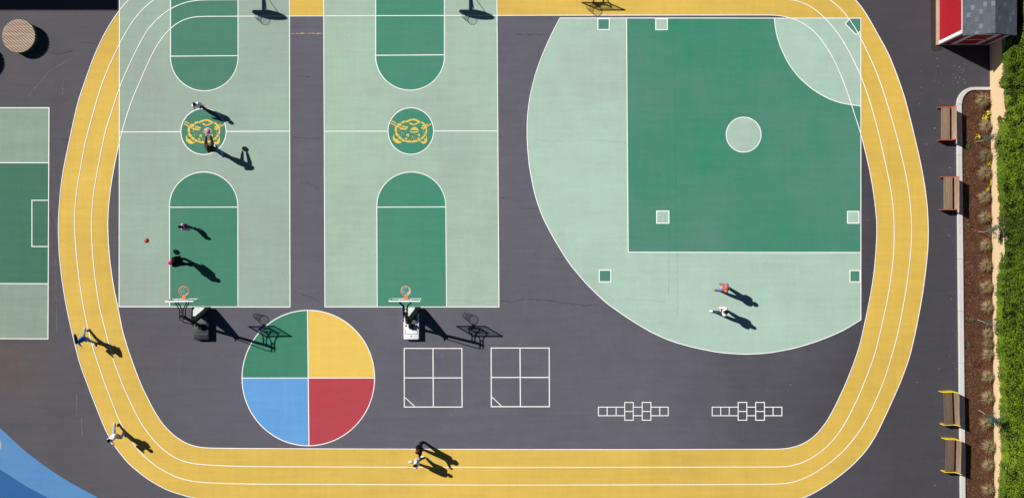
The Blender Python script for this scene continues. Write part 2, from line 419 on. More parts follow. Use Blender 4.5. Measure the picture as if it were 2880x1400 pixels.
L2 = [(800,-3),(671,.2),(563,.5),(525.5,5.6),(480.5,23.6),(443,52.6),(413,86),(390,128),(368,173),(338,240),(315,311.6),(296.5,368),(276.3,468),(264.6,532.6),(258,596),(257,645),(260,705),(266.5,776.6),(279.7,863),(297.5,932),(319,1012.6),(349,1091.4),(390,1178),(420.4,1222.8),(450.5,1256.6),(488,1285),(525.5,1299.7),(563,1305),(638,1309),(720,1311),(1100,1312.5),(1440,1313),(1800,1312.8),(2100,1312),(2190,1312),(2220,1311),(2254,1301.6),(2287.6,1284.7),(2325,1256.6),(2355,1222.8),(2381.5,1181.5),(2411.5,1121.4),(2437.8,1057.6),(2460,997.6),(2476,932),(2494,851.6),(2503.5,795),(2511.7,735),(2514.7,682.7),(2514.7,622.7),(2511,570),(2503.5,521),(2492,468),(2475,390),(2456.5,319),(2437.8,259),(2421,214),(2400,169),(2374,120),(2347.7,82.6),(2319.5,50.7),(2287.6,22.5),(2257.6,7.5),(2229,0),(2190,-4),(2100,-5),(1500,-5)]
L3 = [(800,46),(671,46.6),(563,47),(533,49.5),(503,62),(479,80),(454,109),(435,139),(416.7,176),(394,229),(369.7,285),(349,349),(336,398),(321.5,468),(311.6,525),(305,585),(303,630),(305,683),(309.7,739),(319,803),(334,874),(344.8,932),(368,1005),(398,1084),(431.7,1151.5),(458,1192.8),(491.7,1226.5),(529,1249),(563,1257.7),(600,1259),(720,1260),(1100,1261.5),(1440,1262.7),(1800,1263),(2100,1262),(2160,1262),(2197.5,1262),(2227.6,1258.5),(2261,1247),(2295,1223),(2325,1185),(2347.7,1144),(2377.7,1080),(2400,1024),(2419,967.5),(2426.5,932),(2437.8,881.7),(2451,814),(2458.4,765),(2463,712.7),(2466,660),(2466,622.7),(2460,566),(2453,517.5),(2443.5,468),(2423,383),(2400,311.6),(2381.5,255),(2362.7,206.5),(2344,165),(2321,127.6),(2299,97.6),(2269,71),(2235,54.4),(2209,47),(2182.5,43),(2160,43),(1800,43.5),(1440,44.3),(1100,45)]
sp = [spline(x, 8, 16, True) for x in (L0, L1, L2, L3)]
sheet('running_track', [sp[0], sp[3]], .004, M['yellow'])
z = .026
mb = MB()
for q in sp: strip(mb, q, LW * .92, z, True, .05)
surf('track_lines', mb, M['white'])

# blue play area in the south-west corner
blue_out = spline([(-420,1010),(-200,1075),(-80,1140),(0,1202),(37.5,1238),(75,1271.6),(112.6,1299.7),(150,1326),(187.7,1350),(277.8,1400),(420,1480),(700,1600)], 8, 14)
blue_in = spline([(-420,1130),(-200,1195),(-80,1265),(0,1318.5),(37.5,1343),(75,1367),(139,1400),(280,1480),(560,1600)], 8, 14)
sheet('blue_play_surface', [blue_out + [(560,1600)] + blue_in[::-1]], .004, M['blue_l'])
sheet('blue_play_surface', [blue_in + [(-420, 1600)]], .006, M['blue_d'])
sheet('cream_play_surface', [ring_pts(-38, 1250, 41, 41)], .009, M['cream'])

# far-west court
sheet('court_surface', [[(-500,303.5),(138,303.5),(135,952.5),(-500,949)]], .008, M['light_w'])
sheet('court_surface', [[(-500,457),(137.4,458),(135.8,797.5),(-500,795)]], .012, M['dark_w'])
mb = MB(); strip(mb, [(-500,303.5),(138,303.5),(135,952.5),(-500,949)], LW, .016)
surf('court_lines', mb, M['white'])
mb = MB(); strip(mb, [(-500,457),(136.4,458)], LW, .020); strip(mb, [(-500,795),(134.6,797.5)], LW, .020)
strip(mb, [(135.9,563.3),(90,563.3),(90,693),(135,693)], LW, .020); surf('court_lines', mb, M['white'])

# two basketball courts
def court(rect, keyt, keyb, circ, mid, ml, md, zz=0.0):
    (tl, tr, br, bl) = rect
    sheet('court_surface', [[tl, tr, br, bl]], .010, ml)
    kt, kb = keyt, keyb
    # north key: runs out of the picture at the top
    x0, x1, yf, yb = kt; cx = (x0 + x1) / 2; rx = (x1 - x0) / 2
    sheet('key_surface', [[(x0,-330),(x1,-330)] + arc(cx, yf + 4, rx, yb - yf - 4, 0, 180)], .014, md)
    mb = MB(); strip(mb, [(x0,-330)] + arc(cx, yf + 4, rx, yb - yf - 4, 180, 0) + [(x1,-330)], LW, .020); surf('court_lines', mb, M['white'])
    mb = MB(); strip(mb, [(x0 + 1.4, yf + .8), (x1 - 1.4, yf - .6)], LW, .020); surf('court_lines', mb, M['white'])
    x0, x1, x0b, x1b, yf, yt, yb = kb; cx = (x0 + x1) / 2; rx = (x1 - x0) / 2
    top = arc(cx, yf - 4, rx, yf - 4 - yt, 180, 360)
    sheet('key_surface', [top + [(x1b, yb), (x0b, yb)]], .014, md)
    mb = MB(); strip(mb, [(x0b, yb - 1.4)] + top + [(x1b, yb - 1.4)], LW, .020); surf('court_lines', mb, M['white'])
    mb = MB(); strip(mb, [(x0 + 1.4, yf), (x1 - 1.4, yf - .6)], LW, .020); surf('court_lines', mb, M['white'])
    c = ring_pts(*circ)
    sheet('centre_circle', [c], .014, md)
    mb = MB(); strip(mb, [(q[0]*.978 + circ[0]*.022, q[1]*.978 + circ[1]*.022) for q in c], LW * 1.05, .020, True)
    strip(mb, [(mid[0] + 1.4, mid[1]), (circ[0] - circ[2], mid[2])], LW, .020)
    strip(mb, [(circ[0] + circ[2], mid[3]), (mid[4] - 1.4, mid[5])], LW, .020); surf('court_lines', mb, M['white'])
    mb = MB(); strip(mb, [(tl[0], -420), (bl[0], bl[1]), (br[0], br[1]), (tr[0], -420)], LW, .022); surf('court_lines', mb, M['white'])
court(((336.8,-330),(813.6,-330),(815.8,863),(335.2,862)), (479.7,669.6,158,256), (476.8,669,477.5,669.4,583,484,862),
      (572.6,370.2,65,66), (336,371.6,370.8,370,814.6,369.4), M['light_l'], M['dark_l'])
court(((908.6,-330),(1395,-330),(1403.4,862.8),(914,862.6)), (1056.7,1250,155.5,254), (1059.8,1253.8,1061,1256,582.6,484,862.5),
      (1155.4,368.9,65.6,66.8), (910.5,369.6,369.4,369,1398.6,368.6), M['light_m'], M['dark_m'])

# ball field
arcp = spline([(1575,51.4),(1549,101),(1522.6,161.4),(1504,214),(1489,278),(1482.4,338),(1482.4,398),(1488.5,468),(1504,547.6),(1526,611.4),(1560,675),(1601,741),(1650,799),(1702.8,849.8),(1766.6,894.8),(1826,931),(1883,957.4),(1946.8,975.8),(2022,990.8),(2097,996),(2160,992.5),(2235,978.8),(2302.6,958),(2370,930),(2421,898.6)], 8, 16)
field = arcp + [(2421,52)]
sheet('field_surface', [field], .010, M['light_r'])
sheet('infield_surface', [[(1762,52),(2421,52),(2421,710),(1766.6,709)]], .014, M['dark_r'])
home = spline([(2177.6,52),(2182.5,94),(2194,131),(2216,178),(2246,218),(2284,251.5),(2329,278),(2370,292),(2421,298.5)], 8, 12)
sheet('home_plate_surface', [home + [(2421,52)]], .018, M['light_r'])
sheet('pitcher_circle', [ring_pts(2091.3,379,49.5,49.5)], .018, M['light_r'])
sheet('home_plate', [[(2389.7,52),(2377,67.6),(2407.7,98.3),(2421,87),(2421,52)]], .021, M['dark_r'])
mb = MB(); strip(mb, arcp[:-1] + [(2421,898.6),(2421,52),(1575,51.4)], LW, .0235)
surf('field_lines', mb, M['white'])
mb = MB(); strip(mb, [(1762,53),(1766.6,709),(2420,710)], LW * 1.05, .0215); strip(mb, home[:-1] + [(2419.6,298.5)], LW, .0215)
strip(mb, ring_pts(2091.3,379,49,49), LW * 1.1, .0215, True)
surf('field_lines', mb, M['white'])
mb = MB(); strip(mb, [(2389.7,53.4),(2377,67.6),(2407.7,98.3),(2419.6,88)], LW, .0245); surf('field_lines', mb, M['white'])
for (a, b_, c, d, k) in ((1680,52,1715,85.6,'dark_r'),(1842.8,52,1878,85.6,'light_r'),(1845.4,592,1882.6,629,'light_r'),(1684,758,1719.4,793.6,'dark_r'),(2382,593,2417,629,'light_r'),(2388.8,759,2420,794,'dark_r')):
    sheet('base_square', [[(a, b_), (c, b_), (c, d), (a, d)]], .0175, M[k])
    mb = MB(); strip(mb, [(a+1.4, b_+1.4), (c-1.4, b_+1.4), (c-1.4, d-1.4), (a+1.4, d-1.4)], LW * 1.15, .0225, True); surf('field_lines', mb, M['white'])

# colour wheel
cx, cy, rx, ry = 867.2, 1062.2, 186.5, 190.2
for a0, a1, k in ((180,270,'circle_g'),(270,360,'yellow_b'),(90,180,'circle_b'),(0,90,'circle_r')):
    sheet('colour_wheel', [arc(cx, cy, rx, ry, a0, a1, 32) + [(cx, cy)]], .008, M[k])
mb = MB(); strip(mb, ring_pts(cx, cy, rx, ry), LW * 1.05, .012, True); surf('colour_wheel_lines', mb, M['white'])
mb = MB(); strip(mb, [(864.8, cy - ry + 1), (869, cy + ry - 1)], LW * 1.05, .016); surf('colour_wheel_lines', mb, M['white'])
mb = MB(); strip(mb, [(cx - rx + 1, cy), (865.3, cy)], LW, .0165); strip(mb, [(868.6, cy), (cx + rx - 1, cy)], LW, .0165); surf('colour_wheel_lines', mb, M['white'])

# four square, twice
for (x0, x1, y0, y1, xm, ym) in ((1136.8,1299,979,1143.6,1218,1061.8),(1381.4,1544.6,978,1142.6,1462.8,1060.6)):
    W = LW * 1.1
    mb = MB(); strip(mb, [(x0, y0), (x1, y0), (x1 + .6, y1), (x0 + .4, y1)], W, .006, True); surf('four_square_lines', mb, M['white'])
    mb = MB(); strip(mb, [(xm - .3, y0 + 1.5), (xm + .8, y1 - 1.5)], W, .006)
    strip(mb, [(x0 + 1.5, ym), (xm - 1.3, ym)], W, .006); strip(mb, [(xm + 1.8, ym), (x1 - 1.3, ym)], W, .006)
    strip(mb, [(x0 + 2, ym + 55), (x0 + 29, y1 - 2)], W * .8, .006); surf('four_square_lines', mb, M['white'])
# hopscotch, twice
for xs in ((1683,1707.6,1732.8,1757,1781,1806.2,1830.6,1855.5,1879.5), (2003,2027,2051,2076,2100.4,2125.3,2150,2174.3,2199)):
    y0, y1, t0, t1, ym = 1144, 1168, 1130.6, 1180.6, 1156
    W = LW * .95; mb = MB()
    for i, j in ((3, 4), (5, 6)):
        strip(mb, [(xs[i], t0), (xs[j], t0), (xs[j], t1), (xs[i], t1)], W, .006, True)
    surf('hopscotch_lines', mb, M['white'])
    mb = MB(); h = 1.35
    for i, j in ((3, 4), (5, 6)): strip(mb, [(xs[i] + h, ym), (xs[j] - h, ym)], W, .006)
    strip(mb, [(xs[3] - h, y0), (xs[0], y0), (xs[0], y1), (xs[3] - h, y1)], W, .006)
    strip(mb, [(xs[6] + h, y0), (xs[8], y0), (xs[8], y1), (xs[6] + h, y1)], W, .006)
    for i in (1, 2, 7): strip(mb, [(xs[i], y0 + h), (xs[i], y1 - h)], W, .006)
    for yy in (y0, y1): strip(mb, [(xs[4] + h, yy), (xs[5] - h, yy)], W, .006)
    surf('hopscotch_lines', mb, M['white'])
mb = MB(); strip(mb, [(818,94.5),(907,94.8)], .06, .005); surf('faded_line', mb, M['faded'])

# cracks and scratches
def crack(pts, mat, zz, wd=.018):
    q = spline(pts, 6, 5); q = [(x + random.gauss(0, .7), y + random.gauss(0, .8)) for x, y in q]
    ws = [wd * random.uniform(.25, 1.3) for _ in q]
    return strip(MB(), q, ws, zz), mat
ck = {}
def addc(pts, key, zz, wd=.018):
    mb, _ = crack(pts, None, zz, wd); t = ck.setdefault(key, MB()); t.add(mb.v, mb.f)
for p_ in ([(135,148),(161,152),(180,150),(208,141)], [(225,118),(270,124)], [(146,388),(196,394)], [(825,386.6),(870,389),(905,390)], [(832,214),(874,218)],
           [(1440,850),(1477.5,840),(1534,844),(1590,851.6),(1646.5,859),(1684,857)], [(825,818),(862.6,831),(908,853)], [(847,514),(877,517),(892,532)],
           [(1408,844),(1440,850)], [(1450,97),(1500,98),(1545,97)], [(820,105),(838,104)], [(1462,585),(1510,588)], [(130,560),(152,640),(150,700)], [(1405,558),(1420,556)], [(1520,128),(1512,150),(1518,165)]):
    addc(p_, 'crack', .003, .02)
for p_ in ([(1505,392),(1552,398),(1590,398)], [(1631,392),(1688,394),(1760,401)], [(1733,842),(1815,842),(1871,850)], [(1262,844),(1305,845),(1339,853),(1380,844),(1400,844)],
           [(1904,712),(1905,800),(1905,897)], [(1880,712),(1881,840)], [(1881,720),(1903,720)], [(343,413),(420,411),(500,410)], [(1013,310),(1028,309)], [(1290,195),(1310,193)]):
    addc(p_, 'crack_l', .0125, .014)
for p_ in ([(1895,95),(1897,250),(1899,470),(1902,600),(1902,706)], [(1876.5,323),(1877,465),(1880,588)], [(1881,632),(1881,706)], [(1977,323.6),(2060,323),(2145,324)],
           [(1193,562.6),(1200,600),(1189,634),(1189,690),(1208,713),(1227,735)], [(1242,735),(1250,784)], [(1185,844),(1252,844)], [(60,500),(58,620),(62,720)], [(2060,505),(2140,506)]):
    addc(p_, 'crack_g', .0165, .016)
for p_ in ([(156.7,724),(157,800),(159,930)], [(178,230),(176,270)], [(80,270),(140,200),(200,165)], [(216,1110),(214,1170)], [(228,1170),(231,1225)]): addc(p_, 'seam', .0035, .025)
for k, m_ in ck.items(): surf('pavement_cracks', m_, M[k])

# school emblem painted in the two centre circles: an upside-down animal face in yellow stencil strokes
def emblem(cx, cy):
    o = MB(); zz = [.0175]
    X = lambda u, v: (cx + (u - 590) / 7.825, cy + (v - 617) / 7.825)
    def st(pts, wd):
        zz[0] += .00012; strip(o, spline([X(*p) for p in pts], 1.2, 1.5) if len(pts) > 2 else [X(*p) for p in pts], (wd + 9) / 7.825 / S, zz[0])
    def pg(pts):
        zz[0] += .00012; fill(o, [[X(*p) for p in pts]], zz[0])
    for pts, wd in (([(388,442),(420,414),(472,412)],30),([(482,414),(545,388),(608,364)],28),([(616,362),(680,366),(740,393),(792,428)],30),([(560,440),(600,460),(650,480)],22),
        ([(665,480),(710,455),(755,437)],18),([(820,424),(860,444),(888,478)],28),([(165,393),(265,440)],13),([(150,440),(245,490)],13),([(395,507),(460,522),(525,540)],22),
        ([(336,540),(400,566),(495,576)],22),([(252,496),(330,524)],20),([(955,505),(1035,458)],15),([(825,513),(900,490),(960,462)],14),([(820,555),(870,541),(912,520)],15),([(850,582),(885,562),(905,545)],12),
        ([(268,522),(256,570),(264,628)],36),([(262,642),(277,690),(318,730)],38),([(322,742),(350,770),(385,792)],40),([(392,808),(450,826)],40),([(456,832),(520,847),(602,852)],28),
        ([(610,850),(680,842),(738,828)],32),([(748,817),(800,808)],38),([(805,790),(850,765),(878,738)],28),([(882,728),(908,692)],34),([(920,680),(932,620),(931,572)],25),([(929,560),(925,520),(902,484)],30),
        ([(460,775),(490,782),(510,797)],18),([(735,787),(775,770)],16)): st(pts, wd)
    pg([(272,455),(330,450),(382,442),(380,490),(360,513),(300,488)])
    pg([(225,685),(198,730),(193,800),(240,860),(310,890),(360,880),(400,850),(345,842),(308,815),(306,795),(232,778),(225,720)])
    pg([(935,715),(947,760),(947,830),(920,880),(870,900),(820,872),(790,842),(850,846),(888,842),(905,822),(862,806),(920,780),(925,740)])
    pg([(575,600),(600,560),(650,528),(700,530),(745,570),(770,605),(700,596),(640,598)])
    pg([(545,620),(600,624),(660,632),(730,620),(770,613),(740,645),(670,658),(600,648)])
    pg([(500,742),(488,705),(508,679),(540,677),(550,705),(536,750),(520,747),(523,712),(511,716)])
    pg([(735,717),(750,682),(780,675),(790,700),(776,745),(765,745),(768,711),(755,717)])
    for (u, v) in ((320,552),(365,587),(342,617),(388,652),(430,675),(385,705),(325,698),(375,755),(628,735),(678,732),(640,768),(685,775),(600,785),(555,818),(675,806),(868,632),(885,658),(862,700)):
        r_ = random.uniform(8, 13); pg([(u + r_*math.cos(a)*.8, v + r_*math.sin(a)) for a in [k*math.pi/4 for k in range(8)]])
    surf('court_emblem', o, M['emblem'])
emblem(573.4, 370.5); emblem(1155.6, 369.0)

# ------------------------------------------------------------------ kerb, planting bed, wall
def kx(y): return 2688.2 + (y - 330) * .0098      # west face of the kerb at plan row y
def wx(y): return 2784.5 + (y - 250) * .0100      # west face of the wall
kerb_out = [(2788,246.3),(2740,246.3)] + [(2736 + 47.2*math.cos(a), 294 + 47.7*math.sin(a)) for a in [R(-90 - 9*i) for i in range(1, 11)]]
kerb_in = [(2788,254.8),(2742,254.8)] + [(2738 + 35.0*math.cos(a), 294 + 39.2*math.sin(a)) for a in [R(-90 - 9*i) for i in range(1, 11)]]
def kerb_seg(mb, A, B, h=.15):
    n = len(A); va = [P(*a) for a in A]; vb = [P(*b_) for b_ in B]; bv = .018
    rows = [[(v.x, v.y, 0) for v in va], [(v.x, v.y, h - bv) for v in va],
            [tuple((Vector((v.x, v.y, h)) + (u - v).normalized() * bv)) for v, u in zip(va, vb)],
            [tuple((Vector((u.x, u.y, h)) + (v - u).normalized() * bv)) for v, u in zip(va, vb)],
            [(u.x, u.y, h - bv) for u in vb], [(u.x, u.y, 0) for u in vb]]
    vs = [p for r_ in rows for p in r_]; fs = []
    for r_ in range(5):
        for i in range(n - 1): fs.append((r_*n + i, r_*n + i + 1, (r_+1)*n + i + 1, (r_+1)*n + i))
    fs.append(tuple(r_*n for r_ in range(6))); fs.append(tuple(r_*n + n - 1 for r_ in range(6))[::-1]); mb.add(vs, fs)
mb = MB(); kerb_seg(mb, kerb_out, kerb_in)
ys = [294.6, 437, 583, 728, 874, 1020, 1166, 1312, 1458, 1604]
for a, b_ in zip(ys[:-1], ys[1:]):
    kerb_seg(mb, [(kx(a), a + .3), (kx(b_), b_ - .3)], [(kx(a) + 14.2, a + .3), (kx(b_) + 14.4, b_ - .3)])
surf('kerb', mb, M['concrete'])
mb = MB(); g = []
ny, nx = 240, 12
for i in range(ny + 1):
    y = 250 + (1600 - 250) * i / ny
    x0 = kx(y) + 7 if y > 296 else 2738 - math.sqrt(max(0, 41**2 - (296 - y)**2)) * .98 + 2
    for j in range(nx + 1):
        x = x0 + (wx(y) + 1 - x0) * j / nx
        p = P(x, y); mb.v.append((p.x, p.y, .035 + .02 * random.random() + .02 * math.sin(j / nx * math.pi)))
for i in range(ny):
    for j in range(nx):
        a = i * (nx + 1) + j; mb.f.append((a, a + nx + 1, a + nx + 2, a + 1)); mb.mi.append(0)
surf('planting_bed', mb, M['mulch'])
mb = MB(); fill(mb, [[(2616,-200),(2634,-200),(2634,132),(2650,134),(2652,142),(2628,146),(2619,140)]], .004); surf('pavement_patch', mb, M['patch'])

wall = thing('retaining_wall', 'long sand coloured rendered wall between mulch bed and hedge', 'wall', P(wx(700), 700))
mb = MB(); o0 = P(wx(700), 700); WH = 1.28
def wl(y, off, zz): p = P(wx(y) + off, y) - o0; return (p.x, p.y, zz)
mb.add([wl(-400,0,0), wl(-400,0,WH), wl(1650,0,WH), wl(1650,0,0), wl(-400,11,0), wl(-400,11,WH), wl(1650,11,WH), wl(1650,11,0)],
       [(0,1,2,3), (4,7,6,5), (1,5,6,2), (0,4,5,1), (3,2,6,7)])
mb.build('wall_face', M['wall'], wall)
mb = MB(); mb.add([wl(-400,-.2,WH+.003), wl(1650,-.2,WH+.003), wl(1650,11.4,WH+.003), wl(-400,11.4,WH+.003), wl(-400,-.2,WH+.05), wl(1650,-.2,WH+.05), wl(1650,11.4,WH+.05), wl(-400,11.4,WH+.05)],
       [(0,1,2,3), (4,7,6,5), (0,4,5,1), (1,5,6,2), (2,6,7,3), (3,7,4,0)])
mb.build('wall_cap', M['wall'], wall)

def cards(name, cen, nrm, size, tint, mat, parent=None, asp=1.7, fold=.25):
    """many small folded leaves as one mesh (numpy)"""
    n = len(cen); nrm = nrm / np.linalg.norm(nrm, axis=1, keepdims=True)
    a = rng.normal(size=(n, 3)); a -= nrm * (a * nrm).sum(1, keepdims=True); a /= np.linalg.norm(a, axis=1, keepdims=True)
    b_ = np.cross(nrm, a); s_ = size[:, None]
    v = np.stack([cen - a*s_*asp*.5, cen + b_*s_*.5 + nrm*s_*fold*.5, cen + a*s_*asp*.5, cen - b_*s_*.5 + nrm*s_*fold*.5], 1).reshape(-1, 3)
    i = np.arange(n) * 4
    f = np.stack([i, i+1, i+2, i, i+2, i+3], 1).reshape(-1, 3)
    me = bpy.data.meshes.new(name); me.vertices.add(len(v)); me.vertices.foreach_set('co', v.ravel())
    me.loops.add(f.size); me.loops.foreach_set('vertex_index', f.ravel().astype(np.int32))
    me.polygons.add(len(f)); me.polygons.foreach_set('loop_start', (np.arange(len(f)) * 3).astype(np.int32))
    me.update(calc_edges=True); me.validate()
    at = me.attributes.new('tint', 'FLOAT', 'FACE'); at.data.foreach_set('value', np.repeat(tint, 2).astype(np.float32))
    me.materials.append(mat)
    return link(bpy.data.objects.new(name, me), parent)

# bark chips over the bed
n = 15000; yy = rng.uniform(256, 1520, n); uu = rng.uniform(0, 1, n)
x0 = np.where(yy > 300, kx(yy) + 15.5, 2738 - np.sqrt(np.clip(36**2 - (300 - yy)**2 * .8, 0, None)) + 1); xx = x0 + (wx(yy) - 1 - x0) * uu
cen = np.c_[(xx - 1440)/S, (700 - yy)/S, .062 + rng.uniform(0, .02, n)]
nr = np.c_[rng.normal(0, .45, n), rng.normal(0, .45, n), np.ones(n)]
tag(cards('mulch', cen, nr, rng.uniform(.018, .042, n), np.clip(rng.beta(1.6, 2.6, n), 0, 1), M['chips'], None, 2.0, .1), kind='stuff')

# ------------------------------------------------------------------ hedge
edge = np.array([(-200,2866),(0,2866),(50,2859),(98,2854),(108,2834),(118,2827),(143,2823),(186,2821),(205,2825),(232,2812),(240,2809),(250,2822),(262,2817),(289,2815),(311,2821),(334,2809),(358,2809),(380,2804),(400,2800),(430,2806),(484,2805),(577,2809),(660,2814),(709,2818),(784,2806),(840,2802),(915,2802),(986,2804),(1061,2809),(1125,2813),(1193,2815),(1268,2815),(1324,2813),(1380,2809),(1600,2811)], float)
def rise(y): return 1.0 * (1 - np.clip((y - 150) / 130, 0, 1)) ** 1.4   # taller beside the shed
def front(y):   # plan column of the hedge's hanging front
    e = np.interp(y, edge[:, 0], edge[:, 1]) + 7; k = CAMH / (CAMH - 1.34 - rise(y))
    return 1440 + (e - 1440) / k
hedge = thing('hedge', 'dense bright green clipped hedge spilling over the sand coloured wall', 'hedge', P(2800, 700))
ho = P(2800, 700)
from mathutils import noise as mnoise
def hn(x, y, s_, o_=0.0): return mnoise.noise(Vector((x * s_ + o_, y * s_, o_ * 1.3)))
n = 115000
y_ = rng.uniform(-60, 1480, n); t_ = rng.uniform(0, 1, n) ** .85
y_n = 700 + (y_ - 700) / (1 + .0187 * (1.5 + rise(y_)))
fx = (front(y_) - 1440) / S; wy = (700 - y_n) / S
wd = 27.1 - fx
# section: hanging lip, rounded shoulder, then top
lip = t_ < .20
u1 = np.clip(t_ / .20, 0, 1); u2 = np.clip((t_ - .20) / .80, 0, 1)
hx = np.where(lip, fx + .16 * (u1 ** 2), fx + .16 + (wd - .16) * u2)
hz = np.where(lip, 1.10 + .42 * np.sin(u1 * math.pi / 2), 1.52 + .42 * (1 - np.exp(-u2 * 5))) + rise(y_)
cl = np.array([hn(a, b_, 1.1) for a, b_ in zip(hx, wy)]); c2 = np.array([hn(a, b_, 3.6, 5.0) for a, b_ in zip(hx, wy)]); c3 = np.array([hn(a, b_, .35, 9.0) for a, b_ in zip(hx, wy)])
depth = rng.exponential(.06, n)
hz = hz + .10 * cl + .14 * c2 - depth; hx = hx + .05 * c2 * lip
nr = np.c_[np.where(lip, -1.0, -.15) + rng.normal(0, .55, n), rng.normal(0, .55, n), np.ones(n) * .9 + rng.normal(0, .3, n)]
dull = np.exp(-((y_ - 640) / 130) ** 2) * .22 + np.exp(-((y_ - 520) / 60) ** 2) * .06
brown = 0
tint = np.clip(.50 + .30 * c2 + .24 * c3 + rng.normal(0, .17, n) - dull - .10 * lip, 0, 1)  # lip leaves coloured darker to take down the sunlight they face
keep = ~((c2 < -.33) & (rng.uniform(0, 1, n) < .5))
cen = np.c_[hx - ho.x, wy - ho.y, hz][keep]
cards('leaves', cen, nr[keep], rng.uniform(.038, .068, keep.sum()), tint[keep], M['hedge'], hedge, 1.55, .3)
mb = MB(); ysr = np.arange(-60, 1490, 14.0)
prof = [(.10, 1.05), (.16, 1.35), (.34, 1.62), (.75, 1.74), (3.0, 1.78)]
for y in ysr:
    f_ = float((front(y) - 1440) / S); yw = -(y - 700) / (1 + .0187 * (1.5 + float(rise(y)))) / S
    for dx, zz in prof:
        xw = min(f_ + dx, 27.3) if dx < 3 else 27.3
        mb.v.append((xw - ho.x, yw - ho.y, zz + float(rise(y)) + .10 * hn(xw, yw, 1.1) + .13 * hn(xw, yw, 3.6, 5.0) - .04))
k = len(prof)
for i in range(len(ysr) - 1):
    for j in range(k - 1): mb.f.append((i*k + j, i*k + j + 1, (i+1)*k + j + 1, (i+1)*k + j)); mb.mi.append(0)
mb.build('shade_core', M['hedge_shade_core'], hedge, True)  # continuous dark sheet standing in for shade inside the hedge
mb = MB()
for y in range(-40, 1480, 60):
    mb = MB(); p = P(2812 + random.uniform(-3, 8), y) - ho; mb.tube([(p.x, p.y, 0), (p.x + .05, p.y, .8), (p.x - .03, p.y + .05, 1.6)], .03, 6)
    mb.build('stem', M['bark'], hedge)
n = 1500; yb = rng.uniform(-60, 66, n); xb = rng.uniform(0, .42, n) ** 1.0; f_ = (front(yb) - 1440) / S - .30
cen = np.c_[f_ + xb - ho.x, (700 - yb) / S / 1.03 - ho.y, 1.75 + .45 * xb + rng.normal(0, .05, n)]
M['dry'] = tinted('dry_hedge_leaves', [(0, (.03, .014, .01)), (.6, (.13, .06, .035)), (1, (.30, .17, .11))], .8, .1)
cards('dry_leaves', cen, np.c_[rng.normal(-.3, .5, n), rng.normal(0, .5, n), np.ones(n)], rng.uniform(.03, .055, n), rng.beta(1.6, 2.2, n), M['dry'], hedge, 1.6, .3)
# dried brown leaves where the hedge meets the shed roof
# ------------------------------------------------------------------ grasses, saplings, flowers, weeds
def tuft_mesh(seed, green=0.0):
    r_ = np.random.default_rng(seed); vs = []; fs = []; tn = []
    for _ in range(330):
        az = r_.uniform(0, 2*math.pi); ln = r_.uniform(.30, .55); out = r_.uniform(.25, 1.0) ** .8 * .42
        b0 = Vector((r_.normal(0, .035), r_.normal(0, .035), 0)); d = Vector((math.cos(az), math.sin(az), 0)); s_ = Vector((-d.y, d.x, 0)) * .0065
        p1 = b0 + d * out * .45 + Vector((0, 0, ln * .72)); p2 = b0 + d * out * 1.05 + Vector((0, 0, ln * (.85 - out)))
        k_ = len(vs); vs += [b0 - s_, b0 + s_, p1 + s_, p1 - s_, p2]; fs += [(k_, k_+1, k_+2, k_+3), (k_+3, k_+2, k_+4)]
        t__ = float(np.clip(r_.normal(.55, .28) - green, 0, 1)); tn += [t__, t__]
    me = bpy.data.meshes.new('blades'); me.from_pydata([tuple(v) for v in vs], [], fs)
    me.attributes.new('tint', 'FLOAT', 'FACE').data.foreach_set('value', tn); me.materials.append(M['grass']); return me
tufts = [tuft_mesh(i) for i in range(4)] + [tuft_mesh(11, .35)]
spots = [(2757,285,0,1.15,'dry tan grass clump in the rounded top corner of the mulch bed'),
 (2768,357,1,1.0,'tan grass clump below the two yellow flower clumps near the orange bench'),
 (2768,439,4,1.05,'greenish grass clump just above a small yellow flower plant'),
 (2764,487,2,1.1,'tan grass clump level with the top of the lower orange bench'),
 (2764,555,3,1.0,'tan grass clump just below the stringy yellow flowers, behind lower orange bench'),
 (2764,611,0,1.0,'tan grass clump just above the spindly sapling below the orange benches'),
 (2768,690,1,.95,'tan grass clump just below the spindly sapling mid bed'),
 (2768,746,2,1.0,'fourth tan grass clump above the leaning bare-stemmed sapling mid bed'),
 (2770,806,3,1.05,'tan grass clump just above the halfway kerb joint, two above the bare sapling'),
 (2772,863,0,1.05,'tan grass clump immediately above the bare-stemmed sapling'),
 (2774,937,1,.85,'thin tan grass clump immediately below the bare-stemmed sapling'),
 (2775,966,4,.95,'greenest grass clump, below the bare-stemmed sapling'),
 (2773,996,2,1.0,'tan grass clump directly under the greenest grass clump'),
 (2773,1057,3,1.0,'tan grass clump two above the blue-green bushy sapling'),
 (2773,1117,0,1.1,'tan grass clump immediately above the blue-green bushy sapling'),
 (2768,1189,1,1.0,'tan grass clump in the shade of the blue-green bushy sapling'),
 (2776,1253,2,1.1,'tan grass clump level with the top of the lowest yellow bench'),
 (2774,1305,3,1.0,'tan grass clump level with the foot of the lowest yellow bench'),
 (2773,1373,0,1.05,'lowest tan grass clump of the mulch bed, below every bench')]
for i, (x, y, m_, s_, lab) in enumerate(spots):
    o = bpy.data.objects.new('grass_tuft', tufts[m_]); link(o); o.location = Q(x, y, .05); o.location.z = .04
    o.scale = (s_, s_, s_); o.rotation_euler = (0, 0, random.uniform(0, 6.28)); tag(o, lab, 'grass', 'ornamental grasses along the mulch bed')

